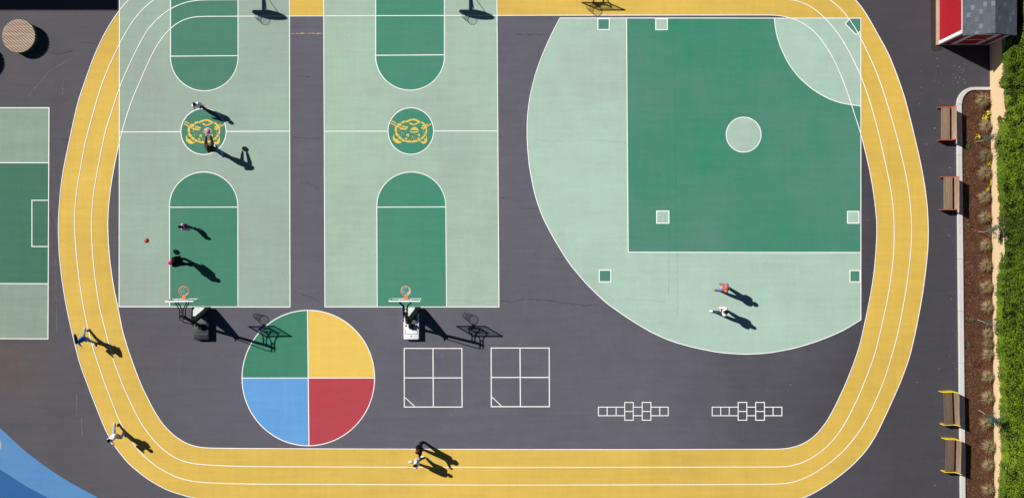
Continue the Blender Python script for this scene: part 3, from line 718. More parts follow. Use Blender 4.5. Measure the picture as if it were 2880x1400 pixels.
def sapling(x, y, h, tilt, nleaf, rad, lab, stem=.012, lo=.5):
    t = thing('sapling', lab, 'sapling', P(x, y, .03), 0, 'saplings in the mulch bed')
    mb = MB(); top = Vector((tilt[0], tilt[1], h)); pts = [Vector((0, 0, 0)), top * .33 + Vector((.03, -.02, 0)), top * .66 + Vector((-.02, .03, 0)), top]
    mb.tube(pts, [stem * 1.5, stem * 1.2, stem, stem * .5], 6)
    r_ = np.random.default_rng(int(x + y)); cs = []
    for _ in range(16):
        f_ = r_.uniform(lo, 1.0); b0 = top * f_; az = r_.uniform(0, 6.28); L = rad * r_.uniform(.5, 1.1)
        e = b0 + Vector((math.cos(az) * L, math.sin(az) * L, L * .6)); mb.tube([b0, (b0 + e) / 2 + Vector((0, 0, .03)), e], [.006, .005, .003], 4)
        for q in np.linspace(.25, 1.05, 6): cs.append(b0 + (e - b0) * float(q))
    mb.build('trunk', M['bark'], t, True)
    cs = np.array([tuple(c) for c in cs]); idx = r_.integers(0, len(cs), nleaf)
    cen = cs[idx] + r_.normal(0, .05, (nleaf, 3)); nr = r_.normal(0, .6, (nleaf, 3)) + np.array([0, 0, .8])
    cards('crown', cen, nr, r_.uniform(.022, .042, nleaf), np.clip(r_.normal(.5, .28, nleaf), 0, 1), M['sapling'], t, 2.0, .2)
sapling(2742, 399, 2.05, (.10, .02), 420, .26, 'thin sapling with a curved pale stem beside the upper orange bench')
sapling(2749, 652, 2.0, (.06, .04), 420, .30, 'spindly sapling with a straight pale stem below the orange benches')
sapling(2747, 898, 1.85, (.14, -.22), 200, .26, 'leaning sapling with bare stems and few leaves, mid bed')
sapling(2751, 1151, 2.0, (.05, -.32), 1000, .36, 'bushy blue-green sapling on a stake beside the upper yellow bench', .014, .55)

def flower(x, y, n_, r__, lab, stringy=1.0):
    t = thing('flowering_plant', lab, 'flowers', P(x, y, .05), 0, 'yellow flowers in the mulch bed'); r_ = np.random.default_rng(int(x*3 + y))
    cen = np.c_[r_.normal(0, r__, n_ * 2), r_.normal(0, r__ * stringy, n_ * 2), r_.uniform(.02, .16, n_ * 2)]
    cards('leaves', cen + np.array([.03, -.03, 0]), r_.normal(0, .5, (n_*2, 3)) + np.array([0, 0, 1]), r_.uniform(.02, .04, n_*2), r_.uniform(0, 1, n_*2), M['weed'], t)
    cen = np.c_[r_.normal(0, r__, n_), r_.normal(0, r__ * stringy, n_), r_.uniform(.16, .24, n_)]
    cards('petals', cen, r_.normal(0, .3, (n_, 3)) + np.array([0, 0, 1]), r_.uniform(.03, .05, n_), r_.uniform(0, 1, n_), M['petal'], t, 1.1, .1)['kind'] = 'stuff'
flower(2775, 318, 34, .065, 'yellow flowers on the right, level with the upper orange bench top')
flower(2766, 335, 44, .08, 'largest clump of bright yellow flowers, beside the upper orange bench')
flower(2746, 386, 22, .055, 'small yellow flower plant at the foot of the curved-stem sapling')
flower(2775, 460, 20, .06, 'yellow flowers half hidden under the greenish grass clump')
flower(2781, 514, 20, .045, 'yellow flowers against the wall beside the lower orange bench', 2.2)
flower(2773, 534, 16, .05, 'loose yellow flowers at the top of a tan grass clump behind the lower orange bench')
def weed(x, y, n_, lab):
    t = bpy.data.objects; r_ = np.random.default_rng(int(x + y * 7))
    cen = np.c_[r_.normal(0, .07, n_), r_.normal(0, .06, n_), r_.uniform(.02, .12, n_)]
    cen[:, :2] = np.clip(cen[:, :2], -.10, .10); o = cards('weed_plant', cen, r_.normal(0, .5, (n_, 3)) + np.array([0, 0, 1]), r_.uniform(.03, .055, n_), r_.uniform(0, 1, n_), M['weed'])
    o.location = P(x, y, .05); tag(o, lab, 'weed', 'small green weeds in the mulch bed')
weed(2719, 413, 70, 'low green weed beside the kerb at the foot of the upper orange bench')
weed(2721, 636, 40, 'small green weed by the kerb just below the lower orange bench')
weed(2730, 899, 60, 'small green weed left of the bare-stemmed sapling')
weed(2723, 968, 35, 'faint green weed in the mulch left of the greenest grass clump')
# leaf litter on the pavement
n = 130; yy = np.r_[rng.uniform(160, 1380, n // 2), rng.normal(215, 55, n - n // 2)]; xx = np.where(rng.uniform(0, 1, n) < .55, 2690 - rng.exponential(14, n), rng.uniform(2560, 2688, n))
ok = ~((yy > 235) & (xx > kx(yy) - 2)) & (xx < 2782) & (yy > 135); xx[n // 2:] += 25; ok &= ~((yy > 235) & (xx > kx(yy) - 2))
cen = np.c_[(xx - 1440)/S, (700 - yy)/S, np.full(n, .012)][ok]; m_ = ok.sum()
tag(cards('fallen_leaves', cen, np.c_[rng.normal(0, .2, m_), rng.normal(0, .2, m_), np.ones(m_)], rng.uniform(.018, .036, m_), rng.uniform(0, 1, m_), M['litter'], None, 1.5, .15), kind='stuff')

# ------------------------------------------------------------------ shed
sh0 = P(2709, 125)
shed = thing('garden_shed', 'red shed with grey shingle roof and white trim beside the hedge', 'shed', sh0)
HW = 70 / S; LN = 4.2; EH = 2.93; RH = 3.5       # half width, length north, eaves, ridge
mb = MB(); mb.box((0, LN/2 - .02, .075), (HW*2 + .12, LN + .06, .15)); mb.box((-HW - .09, LN/2, .05), (.07, LN + .1, .10))
mb.build('footing', M['shed_base'], shed)
mb = MB(); gp = [(-HW, .15), (HW, .15), (HW, EH), (0, RH), (-HW, EH)]
mb.prism(gp, lambda u, v, t: (u, t, v), 0, LN); mb.build('wall', M['siding'], shed)
mb = MB(); th = .07
for sgn in (-1, 1):
    A = [(0, RH + .02), (sgn*(HW + .03), EH + .012), (sgn*(HW + .03), EH + .012 + th), (0, RH + .02 + th)]
    mb.prism(A if sgn > 0 else A[::-1], lambda u, v, t: (u, t, v), -.16, LN + .16)
mb.build('roof', M['shingle'], shed)
mb = MB()
mb.box((-HW - .014, .06, (EH + .15)/2 + .0), (.022, .15, EH - .15)); mb.box((-HW + .045, -.016, (EH + .15)/2), (.14, .026, EH - .15))
mb.build('corner_trim', M['trim'], shed)
mb = MB(); mb.box((HW - .06, -.016, (EH + .15)/2), (.12, .026, EH - .15)); mb.build('corner_trim', M['trim'], shed)
mb = MB(); mb.box((-HW - .014, LN/2, EH - .04), (.024, LN, .08)); mb.build('eaves_board', M['trim'], shed)
d0, d1 = (2682 - 2709)/S, (2737 - 2709)/S; DT = 2.55
mb = MB(); mb.box(((d0 - .11), -.018, (DT + .15)/2), (.20, .03, DT - .15)); mb.build('door_post', M['trim'], shed)
mb = MB(); mb.box(((d1 + .10), -.018, (DT + .15)/2), (.19, .03, DT - .15)); mb.build('door_post', M['trim'], shed)
mb = MB(); mb.box(((d0 + d1)/2, -.018, DT + .06), (d1 - d0 + .42, .03, .12)); mb.build('door_header', M['trim'], shed)
mb = MB(); mb.box(((d0 + d1)/2, -.014, (DT + .15)/2), (d1 - d0, .022, DT - .15)); door = mb.build('door', M['siding'], shed)
for zz, hh in ((.21, .08), (1.36, .09)):
    mb = MB(); mb.box(((d0 + d1)/2, -.032, zz), (d1 - d0 - .01, .014, hh)); mb.build('door_rail', M['trim'], door)
mb = MB(); mb.box((d0 + .03, -.05, 1.55), (.16, .03, .07)); mb.build('door_latch', M['black'], door)
mb = MB(); mb.box((d1 + .02, -.045, 1.36), (.16, .02, .05)); mb.build('hinge', M['black'], door)

# ------------------------------------------------------------------ benches
def bench(x, y, rz, frame, wood, woodb, lab, Ln=1.65):
    t = thing('park_bench', lab, 'bench', P(x, y), rz, 'wooden slat benches facing the track')
    mb = MB(); nS = 4; wS = .106
    for i in range(nS): mb.box((.015 + wS/2 + i * (wS + .007), 0, .485), (wS, Ln - .03, .035), bev=.005)
    mb.build('seat', M[wood], t)
    mb = MB(); u = Vector((.10, 0, .36)).normalized()
    for i in range(3):
        c = Vector((.555, 0, .60)) + u * (i * .118); Mx = Matrix.Translation(c) @ Matrix.Rotation(math.atan2(.10, .36), 4, 'Y')
        mb.box(None, (.035, Ln - .03, .118), M=Mx, bev=.005)
    mb.build('backrest', M[woodb], t)
    for s_ in (-1, 1):
        mb = MB(); pr = [(-.03, 0), (.61, 0), (.675, .93), (.635, .94), (.52, .515), (-.005, .515)]
        yy = s_ * (Ln/2 + .006); mb.prism(pr, lambda u_, v, tt: (u_, tt, v), yy - .012, yy + .012); mb.build('end_panel', M[frame], t)
    for q in (-.5, 0, .5):
        mb = MB(); mb.box((.22, q, .44), (.40, .04, .045)); mb.build('seat_support', M['black'], t)
    return t
bench(2635, 350.7, 0, 'orange', 'wood', 'wood_back', 'weathered wooden bench with orange end panels, nearest the shed')
bench(2642.3, 544.9, 0, 'orange', 'wood', 'wood_back', 'wooden bench with orange end panels, the lower of the two orange benches')
bench(2642.6, 1144.7, R(2.0), 'bench_yellow', 'wood_dark', 'wood', 'dark wooden bench with yellow end panels beside the bushy sapling')
bench(2647.5, 1275.5, R(-1.3), 'bench_yellow', 'wood_dark', 'wood', 'dark wooden bench with yellow end panels, lowest of all benches')

# ------------------------------------------------------------------ round deck seats
def drum(px, py, lab):
    t = thing('round_seat', lab, 'seat', P(px, py), 0, 'round wooden seats'); r_ = .835
    mb = MB(); mb.cyl((0, 0, 0), r_ - .03, r_ - .012, .44, 64); mb.build('drum', M['drum'], t, True)
    mb = MB(); mb.cyl((0, 0, .44), r_ - .02, r_ - .02, .012, 64); mb.build('deck_frame', M['deck_gap'], t)
    mb = MB(); a = R(-40); ca, sa = math.cos(a), math.sin(a); nb = 15; wb = 2*r_/nb
    for i in range(nb):
        v0 = -r_ + i*wb + .011; v1 = v0 + wb - .022
        poly = []
        for q in range(13):
            v = v0 + (v1 - v0)*q/12; poly.append((math.sqrt(max(0, r_*r_ - v*v)), v))
        for q in range(13):
            v = v1 - (v1 - v0)*q/12; poly.append((-math.sqrt(max(0, r_*r_ - v*v)), v))
        mb.prism(poly, lambda u, v, tt: (u*ca - v*sa, u*sa + v*ca, tt), .455, .50)
    o = mb.build('deck', M['deck'], t)
drum(65, 107, 'round green seat topped with diagonal wooden deck boards on grey asphalt')
drum(-60.6, 165, 'round seat just past the left edge, casting a curved shadow into view')

# ------------------------------------------------------------------ portable hoops
def net(mb, c, r0, dep, n=12, rr=.0055):
    lev = 5
    for i in range(n):
        for sgn in (-1, 1):
            pts = []
            for l_ in range(lev + 1):
                f_ = l_/lev; r_ = r0*(1 - f_) + .105*f_ + .015*math.sin(f_*math.pi); a = 2*math.pi*(i + sgn*.5*l_)/n
                pts.append((c[0] + r_*math.cos(a), c[1] + r_*math.sin(a), c[2] - dep*f_))
            mb.tube(pts, rr, 4, caps=False)
def rim(t, c, by, mat='rim'):
    mb = MB(); mb.tube([(c[0] + .235*math.cos(a), c[1] + .235*math.sin(a), c[2]) for a in [2*math.pi*i/40 for i in range(40)]], .013, 8, True)
    o = mb.build('rim', M[mat], t, True)
    mb = MB(); mb.box((c[0], (by + c[1] - .235)/2 + .005, c[2] - .005), (.16, abs(c[1] - .235 - by) + .02, .03)); mb.box((c[0], by + .012, c[2] - .07), (.18, .02, .18)); mb.build('rim_bracket', M[mat], o)
    mb = MB(); net(mb, (c[0], c[1], c[2] - .015), .225, .46); mb.build('net', M['net'], o)
def portable(px, py, rz, lab, wide, base, mid, label_mat, eh=3.4, ey=.80):
    t = thing('basketball_hoop', lab, 'hoop', P(px, py), rz, 'portable basketball hoops')
    # base
    mb = MB(); mb.box((0, -.22, .17), (.78, .92, .30), bev=.05); mb.box((0, .52, .12), (.74, .75, .22), bev=.04); mb.box((0, -.66, .10), (.66, .10, .18), bev=.03)
    b_ = mb.build('base', M[base], t, True)
    for q in (-.27, .27):
        mb = MB(); mb.cyl((q, .02, .315), .05, .045, .025, 20); mb.build('filler_cap', M['black'], b_)
    mb = MB(); mb.cyl((0, -.52, .315), .03, .03, .012, 16); mb.build('drain_plug', M['black'], b_)
    for c_, d_ in (((0, -.40, .318), (.62, .02, .02)), ((-.30, -.29, .318), (.02, .198, .02)), ((.30, -.29, .318), (.02, .198, .02))):
        mb = MB(); mb.box(c_, d_); mb.build('moulded_rib', M[mid], b_)
    mb = MB(); mb.box((0, .30, .30), (.62, .40, .16), bev=.05); mb.build('base_hood', M[mid], b_, True)
    mb = MB(); mb.box((0, .0, .38), (.24, .26, .26), bev=.02); mb.build('pole_socket', M['black'], b_)
    for q in (-.37, .37):
        mb = MB(); mb.cyl((0, 0, 0), .08, .08, .05, 20); mb.v = [(z_ + q*.9 + (.0 if q < 0 else -.05), y_ + .86, x_ + .085) for x_, y_, z_ in mb.v]; mb.build('wheel', M['black'], b_)
    # padded front panel leaning back onto the pole
    J = Vector((0, .34, 1.75)); F = Vector((0, .98, .20)); ax = (J - F); nrm = Vector((0, ax.z, -ax.y)).normalized()
    if nrm.z < 0: nrm = -nrm
    mb = MB(); pr = [(-.47, 0), (.47, 0), (.42, .18), (.08, 1.0), (-.08, 1.0), (-.42, .18)]
    mb.prism(pr, lambda u, v, tt: tuple(F + ax*v + Vector((u, 0, 0)) + nrm*tt), -.15, .0); pad = mb.build('pole_pad', M['pad_dark'], t)
    mb = MB(); pr = [(-.31, .05), (.19, .05), (.17, .20), (-.02, .64), (-.13, .64), (-.31, .26)]
    mb.prism(pr, lambda u, v, tt: tuple(F + ax*v + Vector((u, 0, 0)) + nrm*tt), .003, .012); mb.build('decal', M[label_mat], pad)
    # pole and arms
    E = Vector((0, ey, eh)); mb = MB(); mb.bar((0, 0, .3), E, .115, .115); mb.build('pole', M['black'], t)
    mb = MB(); mb.tube([(0, .05, 1.62), (0, .18, 1.58), (0, ey - .32, eh - .28), (0, ey - .22, eh + .02)], .024, 8)
    mb.tube([(0, .36, 1.72), (0, .10, 1.60)], .022, 8); mb.build('adjusting_rod', M['black'], t, True)
    by = 1.475
    for s_ in (-1, 1):
        for (z0, z1, y0) in ((eh + .06, eh + .06, ey - .22), (eh - .34, eh - .30, ey - .06)):
            mb = MB(); mb.tube([(s_*.075, y0, z0), (s_*.075, ey + .24, z0), (s_*.12, ey + .38, (z0+z1)/2), (s_*.25, by - .17, z1), (s_*.28, by - .02, z1)], .027, 8); mb.build('support_arm', M['black'], t, True)
    for c_, d_ in (((0, ey - .02, eh + .06), (.24, .10, .05)), ((0, ey - .05, eh - .33), (.24, .08, .05)), ((0, ey + .2, eh + .06), (.2, .05, .05))):
        mb = MB(); mb.box(c_, d_); mb.build('arm_clamp', M['black'], t)
    # backboard
    B = bpy.data.objects.new('backboard', None); link(B, t); B.location = (0, by, 3.345); B.rotation_euler = (R(4.5), 0, 0)
    hw = wide/2; z0, z1 = -.445, .445
    mb = MB(); mb.box((0, 0, z1 - .022), (wide, .06, .045)); mb.box((0, 0, z0 + .02), (wide, .045, .04))
    mb.box((-hw + .02, 0, (z0+z1)/2 - .001), (.04, .05, z1 - z0 - .086)); mb.box((hw - .02, 0, (z0+z1)/2 - .001), (.04, .05, z1 - z0 - .086)); mb.build('frame', M['board_frame'], B)
    mb = MB(); mb.box((0, .0, (z0+z1)/2), (wide - .08, .012, z1 - z0 - .085)); mb.build('pane', M['glass'], B)
    mb = MB(); mb.box((0, .012, 0.185), (.61, .008, .05)); mb.box((-.28, .012, -0.045), (.05, .008, .41)); mb.box((.28, .012, -0.045), (.05, .008, .41)); mb.box((0, .012, -0.275), (.61, .008, .05)); mb.build('target_square', M['board_frame'], B)
    mb = MB(); mb.box((0, -.035, -0.045), (.62, .03, .05)); mb.box((0, -.035, -0.265), (.62, .03, .05)); mb.bar((-.28, -.035, -0.265), (-.28, -.035, 0.135), .04, .03); mb.bar((.28, -.035, -0.265), (.28, -.035, 0.135), .04, .03); mb.build('back_brace', M['black'], B)
    rim(t, (0, 1.90, 3.05), by)
    return t
portable(570.5, 916, R(.8), 'portable basketball hoop with dark grey base, on the left court', 1.34, 'grey_plastic', 'mid_plastic', 'label_w', 3.42, .72)
portable(1158.3, 915.5, 0, 'portable basketball hoop with white base, on the court beside the four square', 1.50, 'white_plastic', 'mid_plastic', 'label_w', 3.38, .84)
portable(1506.6, -159.5, R(180), 'portable glass hoop standing past the top edge, only its shadow in view', 1.36, 'grey_plastic', 'mid_plastic', 'label_w', 3.4, .78)

def fixed_hoop(px, py, lab):
    t = thing('basketball_hoop', lab, 'hoop', P(px, py), 0, 'fixed basketball hoops past the top edge')
    mb = MB(); fan = [(-.40, 2.82), (.40, 2.82), (.62, 2.98), (.70, 3.2), (.68, 3.42), (.55, 3.62), (.30, 3.73), (0, 3.76), (-.30, 3.73), (-.55, 3.62), (-.68, 3.42), (-.70, 3.2), (-.62, 2.98)]
    mb.prism(fan, lambda u, v, tt: (u, tt, v), .36, .40); mb.build('backboard', M['board_frame'], t)
    mb = MB(); mb.tube([(0, 1.75, 0), (0, 1.75, 2.4), (0, 1.6, 2.8), (0, 1.3, 2.97), (0, .42, 2.97)], .075, 12); mb.build('pole', M['mid_plastic'], t, True)
    for q in (-.34, .34):
        mb = MB(); mb.tube([(.0, 1.35, 2.98), (q, .42, 3.5)], .014, 6); mb.build('brace', M['mid_plastic'], t)
    o = bpy.data.objects.new('rim', None)
    mb = MB(); mb.tube([(.235*math.cos(a), .235*math.sin(a) - .02, 3.05) for a in [2*math.pi*i/32 for i in range(32)]], .011, 8, True); mb.box((0, .28, 3.04), (.14, .16, .03)); o = mb.build('rim', M['rim'], t, True)
    mb = MB(); net(mb, (0, -.02, 3.03), .225, .42); mb.build('net', M['net'], o)
fixed_hoop(573, -31, 'fixed pole hoop with fan backboard past the top edge, shadow on the left court')
fixed_hoop(1155.5, -32, 'fixed pole hoop with fan backboard past the top edge, shadow on the middle court')

# school building past the top left corner (it throws the square shadow)
bh = 7.6; corner = P(333 - 57*bh, 30 - 29*bh)
bd = thing('school_building', 'school building past the top left corner, only its square shadow in view', 'building', corner)
M['render_wall'] = plain('building_render', (.45, .42, .38), .8, .2, .06, 2); M['roof_felt'] = plain('roof_felt', (.25, .25, .26), .9, .1, .1, 2); M['win'] = plain('window_glass', (.03, .04, .05), .1, .5, .1)
mb = MB(); mb.box((-9, 6, bh/2 - .1), (18, 12, bh - .2)); mb.build('wall', M['render_wall'], bd)
mb = MB(); mb.box((-9, 6, bh - .05), (18.0, 12.0, .1)); mb.build('roof', M['roof_felt'], bd)
for i in range(5):
    mb = MB(); mb.box((-2 - i*3.5, -.02, 2.2), (2.0, .05, 1.5)); wn = mb.build('window', M['trim'], bd)
    mb = MB(); mb.box((-2 - i*3.5, -.05, 2.2), (1.8, .02, 1.3)); mb.build('pane', M['win'], wn)

# ------------------------------------------------------------------ people and balls
skinc = {'a': plain('skin_light', (.52, .30, .21), .55, .3, .04), 'b': plain('skin_tan', (.36, .19, .12), .55, .3, .04)}
_cm = {}
def cloth(col):
    if col not in _cm:
        c = srgb(col); _cm[col] = plain('cloth_' + str(len(_cm)), tuple(v * .85 for v in c), .85, .15, .14, 20)
    return _cm[col]
eye_m = plain('eye', (.02, .015, .012), .3, .5, 0); lip_m = plain('lip', (.40, .14, .11), .5, .3, 0)
def plaid_mat():
    b = NB('red_plaid'); o = b.mapped()
    c = None
    sx = b.n('ShaderNodeSeparateXYZ'); b.l(o, sx.inputs[0])
    def bands(sock, fr): return b.math('GREATER_THAN', b.math('FRACT', b.math('MULTIPLY', sock, fr)), .55)
    s1 = bands(sx.outputs[0], 9.0); s2 = bands(sx.outputs[2], 9.0); s3 = bands(sx.outputs[1], 9.0)
    c = b.mix(s1, (.40, .015, .025), (.46, .13, .12)); c = b.mix(b.math('MULTIPLY', s2, .3), c, (.60, .46, .42)); c = b.mix(b.math('MULTIPLY', s3, .4), c, (.35, .015, .03))
    return b.out(c, .85, .15)
_cm['plaid'] = plaid_mat()

def person(px, py, hd, H, lab, pose, top, legs, hair, shoe, skin='a', vest=None, longhair=0, hat=None, hs=1.0, sleeves=True, bulk=1.0):
    """hd: plan direction the person faces (dx, dy down). pelvis over the plan point."""
    wdir = Vector((hd[0], -hd[1])).normalized(); rz = math.atan2(wdir.y, wdir.x) - math.pi/2
    lean = R(pose.get('lean', 4)); side = R(pose.get('side', 0))
    u = Vector((math.sin(side), math.sin(lean)*math.cos(side), math.cos(lean)*math.cos(side)))
    rt = Vector((1, 0, 0)); rt = (rt - u*rt.dot(u)).normalized(); fw = u.cross(rt)
    J = {'pelvis': Vector((0, 0, 0))}
    J['waist'] = u*.10*H; J['chest'] = u*.215*H; J['neck'] = u*.305*H
    hl = R(pose.get('head', 0)); hu = (u*math.cos(hl) + fw*math.sin(hl)).normalized(); hf = (fw*math.cos(hl) - u*math.sin(hl)).normalized()
    J['head'] = J['neck'] + hu*.088*H
    foot = {}
    for s_, sg in (('L', -1), ('R', 1)):
        a, k_, o_ = pose['leg' + s_][:3]; fp = pose['leg' + s_][3] if len(pose['leg' + s_]) > 3 else 0
        hip = Vector((sg*.052*H, 0, -.025*H)); J['hip' + s_] = hip
        d = Vector((sg*math.sin(R(o_)), math.sin(R(a)), -math.cos(R(a)))).normalized(); J['knee' + s_] = hip + d*.24*H
        d2 = Vector((sg*math.sin(R(o_))*.4, math.sin(R(a - k_)), -math.cos(R(a - k_)))).normalized(); J['ank' + s_] = J['knee' + s_] + d2*.225*H
        fd = Vector((sg*.15, math.cos(R(fp)), math.sin(R(fp)))).normalized(); foot[s_] = (fd, J['ank' + s_])
        J['ball' + s_] = J['ank' + s_] + fd*.07*H + Vector((0, 0, -.028*H))*max(.2, math.cos(R(fp)))
        sh = J['neck'] - u*.035*H + rt*sg*.086*H; J['sh' + s_] = sh
        ua, fa = pose['arm' + s_]; fx_ = lambda v: (rt*v[0]*.55*sg + Vector((0, 1, 0))*v[1] + Vector((0, 0, 1))*v[2]).normalized()
        J['elb' + s_] = sh + fx_(ua)*.165*H; J['wri' + s_] = J['elb' + s_] + fx_(fa)*.14*H; J['palm' + s_] = J['wri' + s_] + fx_(fa)*.035*H
        J['hd' + s_] = fx_(fa)
    low = min(J['ankL'].z, J['ankR'].z); dz = .042*H - low + pose.get('air', 0)
    for k_ in list(J):
        if not k_.startswith('hd'): J[k_] = J[k_] + Vector((0, 0, dz))
    t = thing('person', lab, 'person', P(px, py), rz)
    order = ['pelvis', 'waist', 'chest', 'neck', 'head', 'hipL', 'kneeL', 'ankL', 'ballL', 'hipR', 'kneeR', 'ankR', 'ballR', 'shL', 'elbL', 'wriL', 'palmL', 'shR', 'elbR', 'wriR', 'palmR']
    ed = [('pelvis','waist'),('waist','chest'),('chest','neck'),('neck','head'),('pelvis','hipL'),('hipL','kneeL'),('kneeL','ankL'),('ankL','ballL'),('pelvis','hipR'),('hipR','kneeR'),('kneeR','ankR'),('ankR','ballR'),
          ('chest','shL'),('shL','elbL'),('elbL','wriL'),('wriL','palmL'),('chest','shR'),('shR','elbR'),('elbR','wriR'),('wriR','palmR')]
    rad = dict(pelvis=.086, waist=.078, chest=.088, neck=.033, head=.038, hip=.056, knee=.038, ank=.026, ball=.022, sh=.046, elb=.030, wri=.020, palm=.020)
    me = bpy.data.meshes.new('skeleton'); ix = {k_: i for i, k_ in enumerate(order)}
    me.from_pydata([J[k_] for k_ in order], [(ix[a], ix[b_]) for a, b_ in ed], [])
    so_ = bpy.data.objects.new('skeleton', me); C.objects.link(so_)
    md = so_.modifiers.new('Skin', 'SKIN'); md.branch_smoothing = .6
    sv = me.skin_vertices[0].data
    for k_ in order:
        b_ = k_ if k_ in rad else k_[:-1]; r_ = rad[b_]*H*(bulk if b_ in ('pelvis', 'waist', 'chest', 'sh', 'hip') else 1); sv[ix[k_]].radius = (r_*1.0, r_*.9); sv[ix[k_]].use_root = (k_ == 'pelvis')
    s2 = so_.modifiers.new('Sub', 'SUBSURF'); s2.levels = 2; s2.render_levels = 2
    dg = bpy.context.evaluated_depsgraph_get(); dg.update()
    bme = bpy.data.meshes.new_from_object(so_.evaluated_get(dg)); bpy.data.objects.remove(so_)
    V = [v.co.copy() for v in bme.vertices]; N = [v.normal.copy() for v in bme.vertices]; F = [tuple(p.vertices) for p in bme.polygons]; bpy.data.meshes.remove(bme)
    segs = [('torso','pelvis','waist'),('torso','waist','chest'),('torso','chest','neck'),('head','neck','head')]
    for s_ in 'LR':
        segs += [('yoke','chest','sh'+s_),('uarm','sh'+s_,'elb'+s_),('farm','elb'+s_,'wri'+s_),('hand','wri'+s_,'palm'+s_),('hip','pelvis','hip'+s_),('thigh','hip'+s_,'knee'+s_),('shin','knee'+s_,'ank'+s_),('foot','ank'+s_,'ball'+s_)]
    def cls(c):
        best = (9, 'torso')
        for nm, a, b_ in segs:
            A, B_ = J[a], J[b_]; q = max(0, min(1, (c - A).dot(B_ - A)/max(1e-9, (B_ - A).length_squared))); d = (c - A - (B_ - A)*q).length - rad.get(a if a in rad else a[:-1])*H*.8
            if d < best[0]: best = (d, nm)
        return best[1]
    tags = []
    for f in F:
        c = sum((V[i] for i in f), Vector())/len(f); k_ = cls(c)
        if k_ == 'torso' and (c - J['pelvis']).dot(u) < .02*H: k_ = 'hip'
        tags.append(k_)
    mb = MB(); mb.add(V, F)
    # head, nose, ears, eyes, mouth
    hr = H*hs; HC = J['head'] + hu*.005*H; hrt = hf.cross(hu)
    MM = Matrix((( hrt.x, hf.x, hu.x), (hrt.y, hf.y, hu.y), (hrt.z, hf.z, hu.z)))
    mb.ball(HC, (.043*hr, .052*hr, .063*hr), 20, 14, MM); mb.ball(HC - hu*.03*hr + hf*.014*hr, (.033*hr, .036*hr, .036*hr), 14, 8, MM)
    mb.ball(HC + hf*.053*hr - hu*.012*hr, (.007*hr, .010*hr, .012*hr), 8, 6, MM)
    for sg in (-1, 1): mb.ball(HC + hrt*sg*.043*hr - hu*.006*hr, (.006*hr, .011*hr, .017*hr), 8, 6, MM)
    # hands: palm and five fingers
    for s_, sg in (('L', -1), ('R', 1)):
        d = J['hd' + s_]; mb.tube([J['wri' + s_] - d*.05*H, J['wri' + s_], J['palm' + s_], J['palm' + s_] + d*.022*H], [.020*H, .017*H, .021*H, .016*H], 8); sd = d.cross(Vector((0, 0, 1)));
        if sd.length < .2: sd = Vector((1, 0, 0))
        sd.normalize(); up = sd.cross(d); pb = J['palm' + s_]; k_ = H/1.75
        for i, (off, ln) in enumerate(((-.030, .070), (-.011, .082), (.010, .078), (.028, .060))):
            b0 = pb + sd*off*k_ + d*.02*k_; mb.tube([b0, b0 + d*ln*.5*k_ - up*.004*k_, b0 + d*ln*.85*k_ - up*.018*k_, b0 + d*ln*k_ - up*.032*k_], [.0095*k_, .009*k_, .008*k_, .006*k_], 6)
        b0 = pb + sd*(-sg)*.030*k_ - d*.012*k_; td = (d*.75 + sd*(-sg)*.65 - up*.15).normalized(); mb.tube([b0, b0 + td*.035*k_, b0 + td*.035*k_ + d*.025*k_], [.012*k_, .010*k_, .007*k_], 6)
    mb.m = 1
    for sg in (-1, 1): mb.ball(HC + hf*.047*hr + hrt*sg*.018*hr + hu*.004*hr, .006*hr, 8, 6)
    mb.m = 2; mb.ball(HC + hf*.048*hr - hu*.033*hr, (.014*hr, .005*hr, .004*hr), 8, 6, MM)
    mb.build('body', [skinc[skin], eye_m, lip_m], t, True)
    def shell(name, kinds, off, mat, test=None):
        use = {}; fs = []
        for f, k_ in zip(F, tags):
            if k_ in kinds and (test is None or test(sum((V[i] for i in f), Vector())/len(f))):
                fs.append(tuple(use.setdefault(i, len(use)) for i in f))
        vs_ = [None]*len(use)
        for i, j in use.items():
            q = V[i]; wob = mnoise.noise(q*9.0)*.006
            vs_[j] = q + N[i]*(off*H + wob)
        mm = MB(); mm.add(vs_, fs); o = mm.build(name, mat, t, True); sm = o.modifiers.new('Thickness', 'SOLIDIFY'); sm.thickness = .006; sm.offset = -1; return o
    shell('trousers', ('hip', 'thigh', 'shin'), .008, cloth(legs))
    shell('shirt', ('torso', 'yoke', 'uarm') + (('farm',) if sleeves else ()), .011, cloth(top))
    if vest: shell('vest', ('torso',), .020, cloth(vest))
    for s_, sg in (('L', -1), ('R', 1)):
        fd, _ = foot[s_]; an = J['ank' + s_]; sd = fd.cross(Vector((0, 0, 1))).normalized(); up = sd.cross(fd)
        mm = MB(); X = Matrix(((sd.x, fd.x, up.x), (sd.y, fd.y, up.y), (sd.z, fd.z, up.z)))
        c0 = an + fd*.036*H - up*.012*H
        mm.ball(c0, (.030*H, .086*H, .034*H), 16, 10, X)
        nv = []
        for v in mm.v:
            q = Vector(v) - c0; hgt = q.dot(up); q2 = q - up*hgt + up*max(hgt, -.026*H); fwd = q.dot(fd)
            if fwd > 0 and hgt > 0: q2 -= up*hgt*min(.55, fwd/(.086*H)*.6)
            nv.append(c0 + q2)
        mm.v = [tuple(v) for v in nv]; mm.ball(an + up*.012*H, (.029*H, .032*H, .026*H), 12, 8, X); mm.build('shoe', cloth(shoe), t, True)
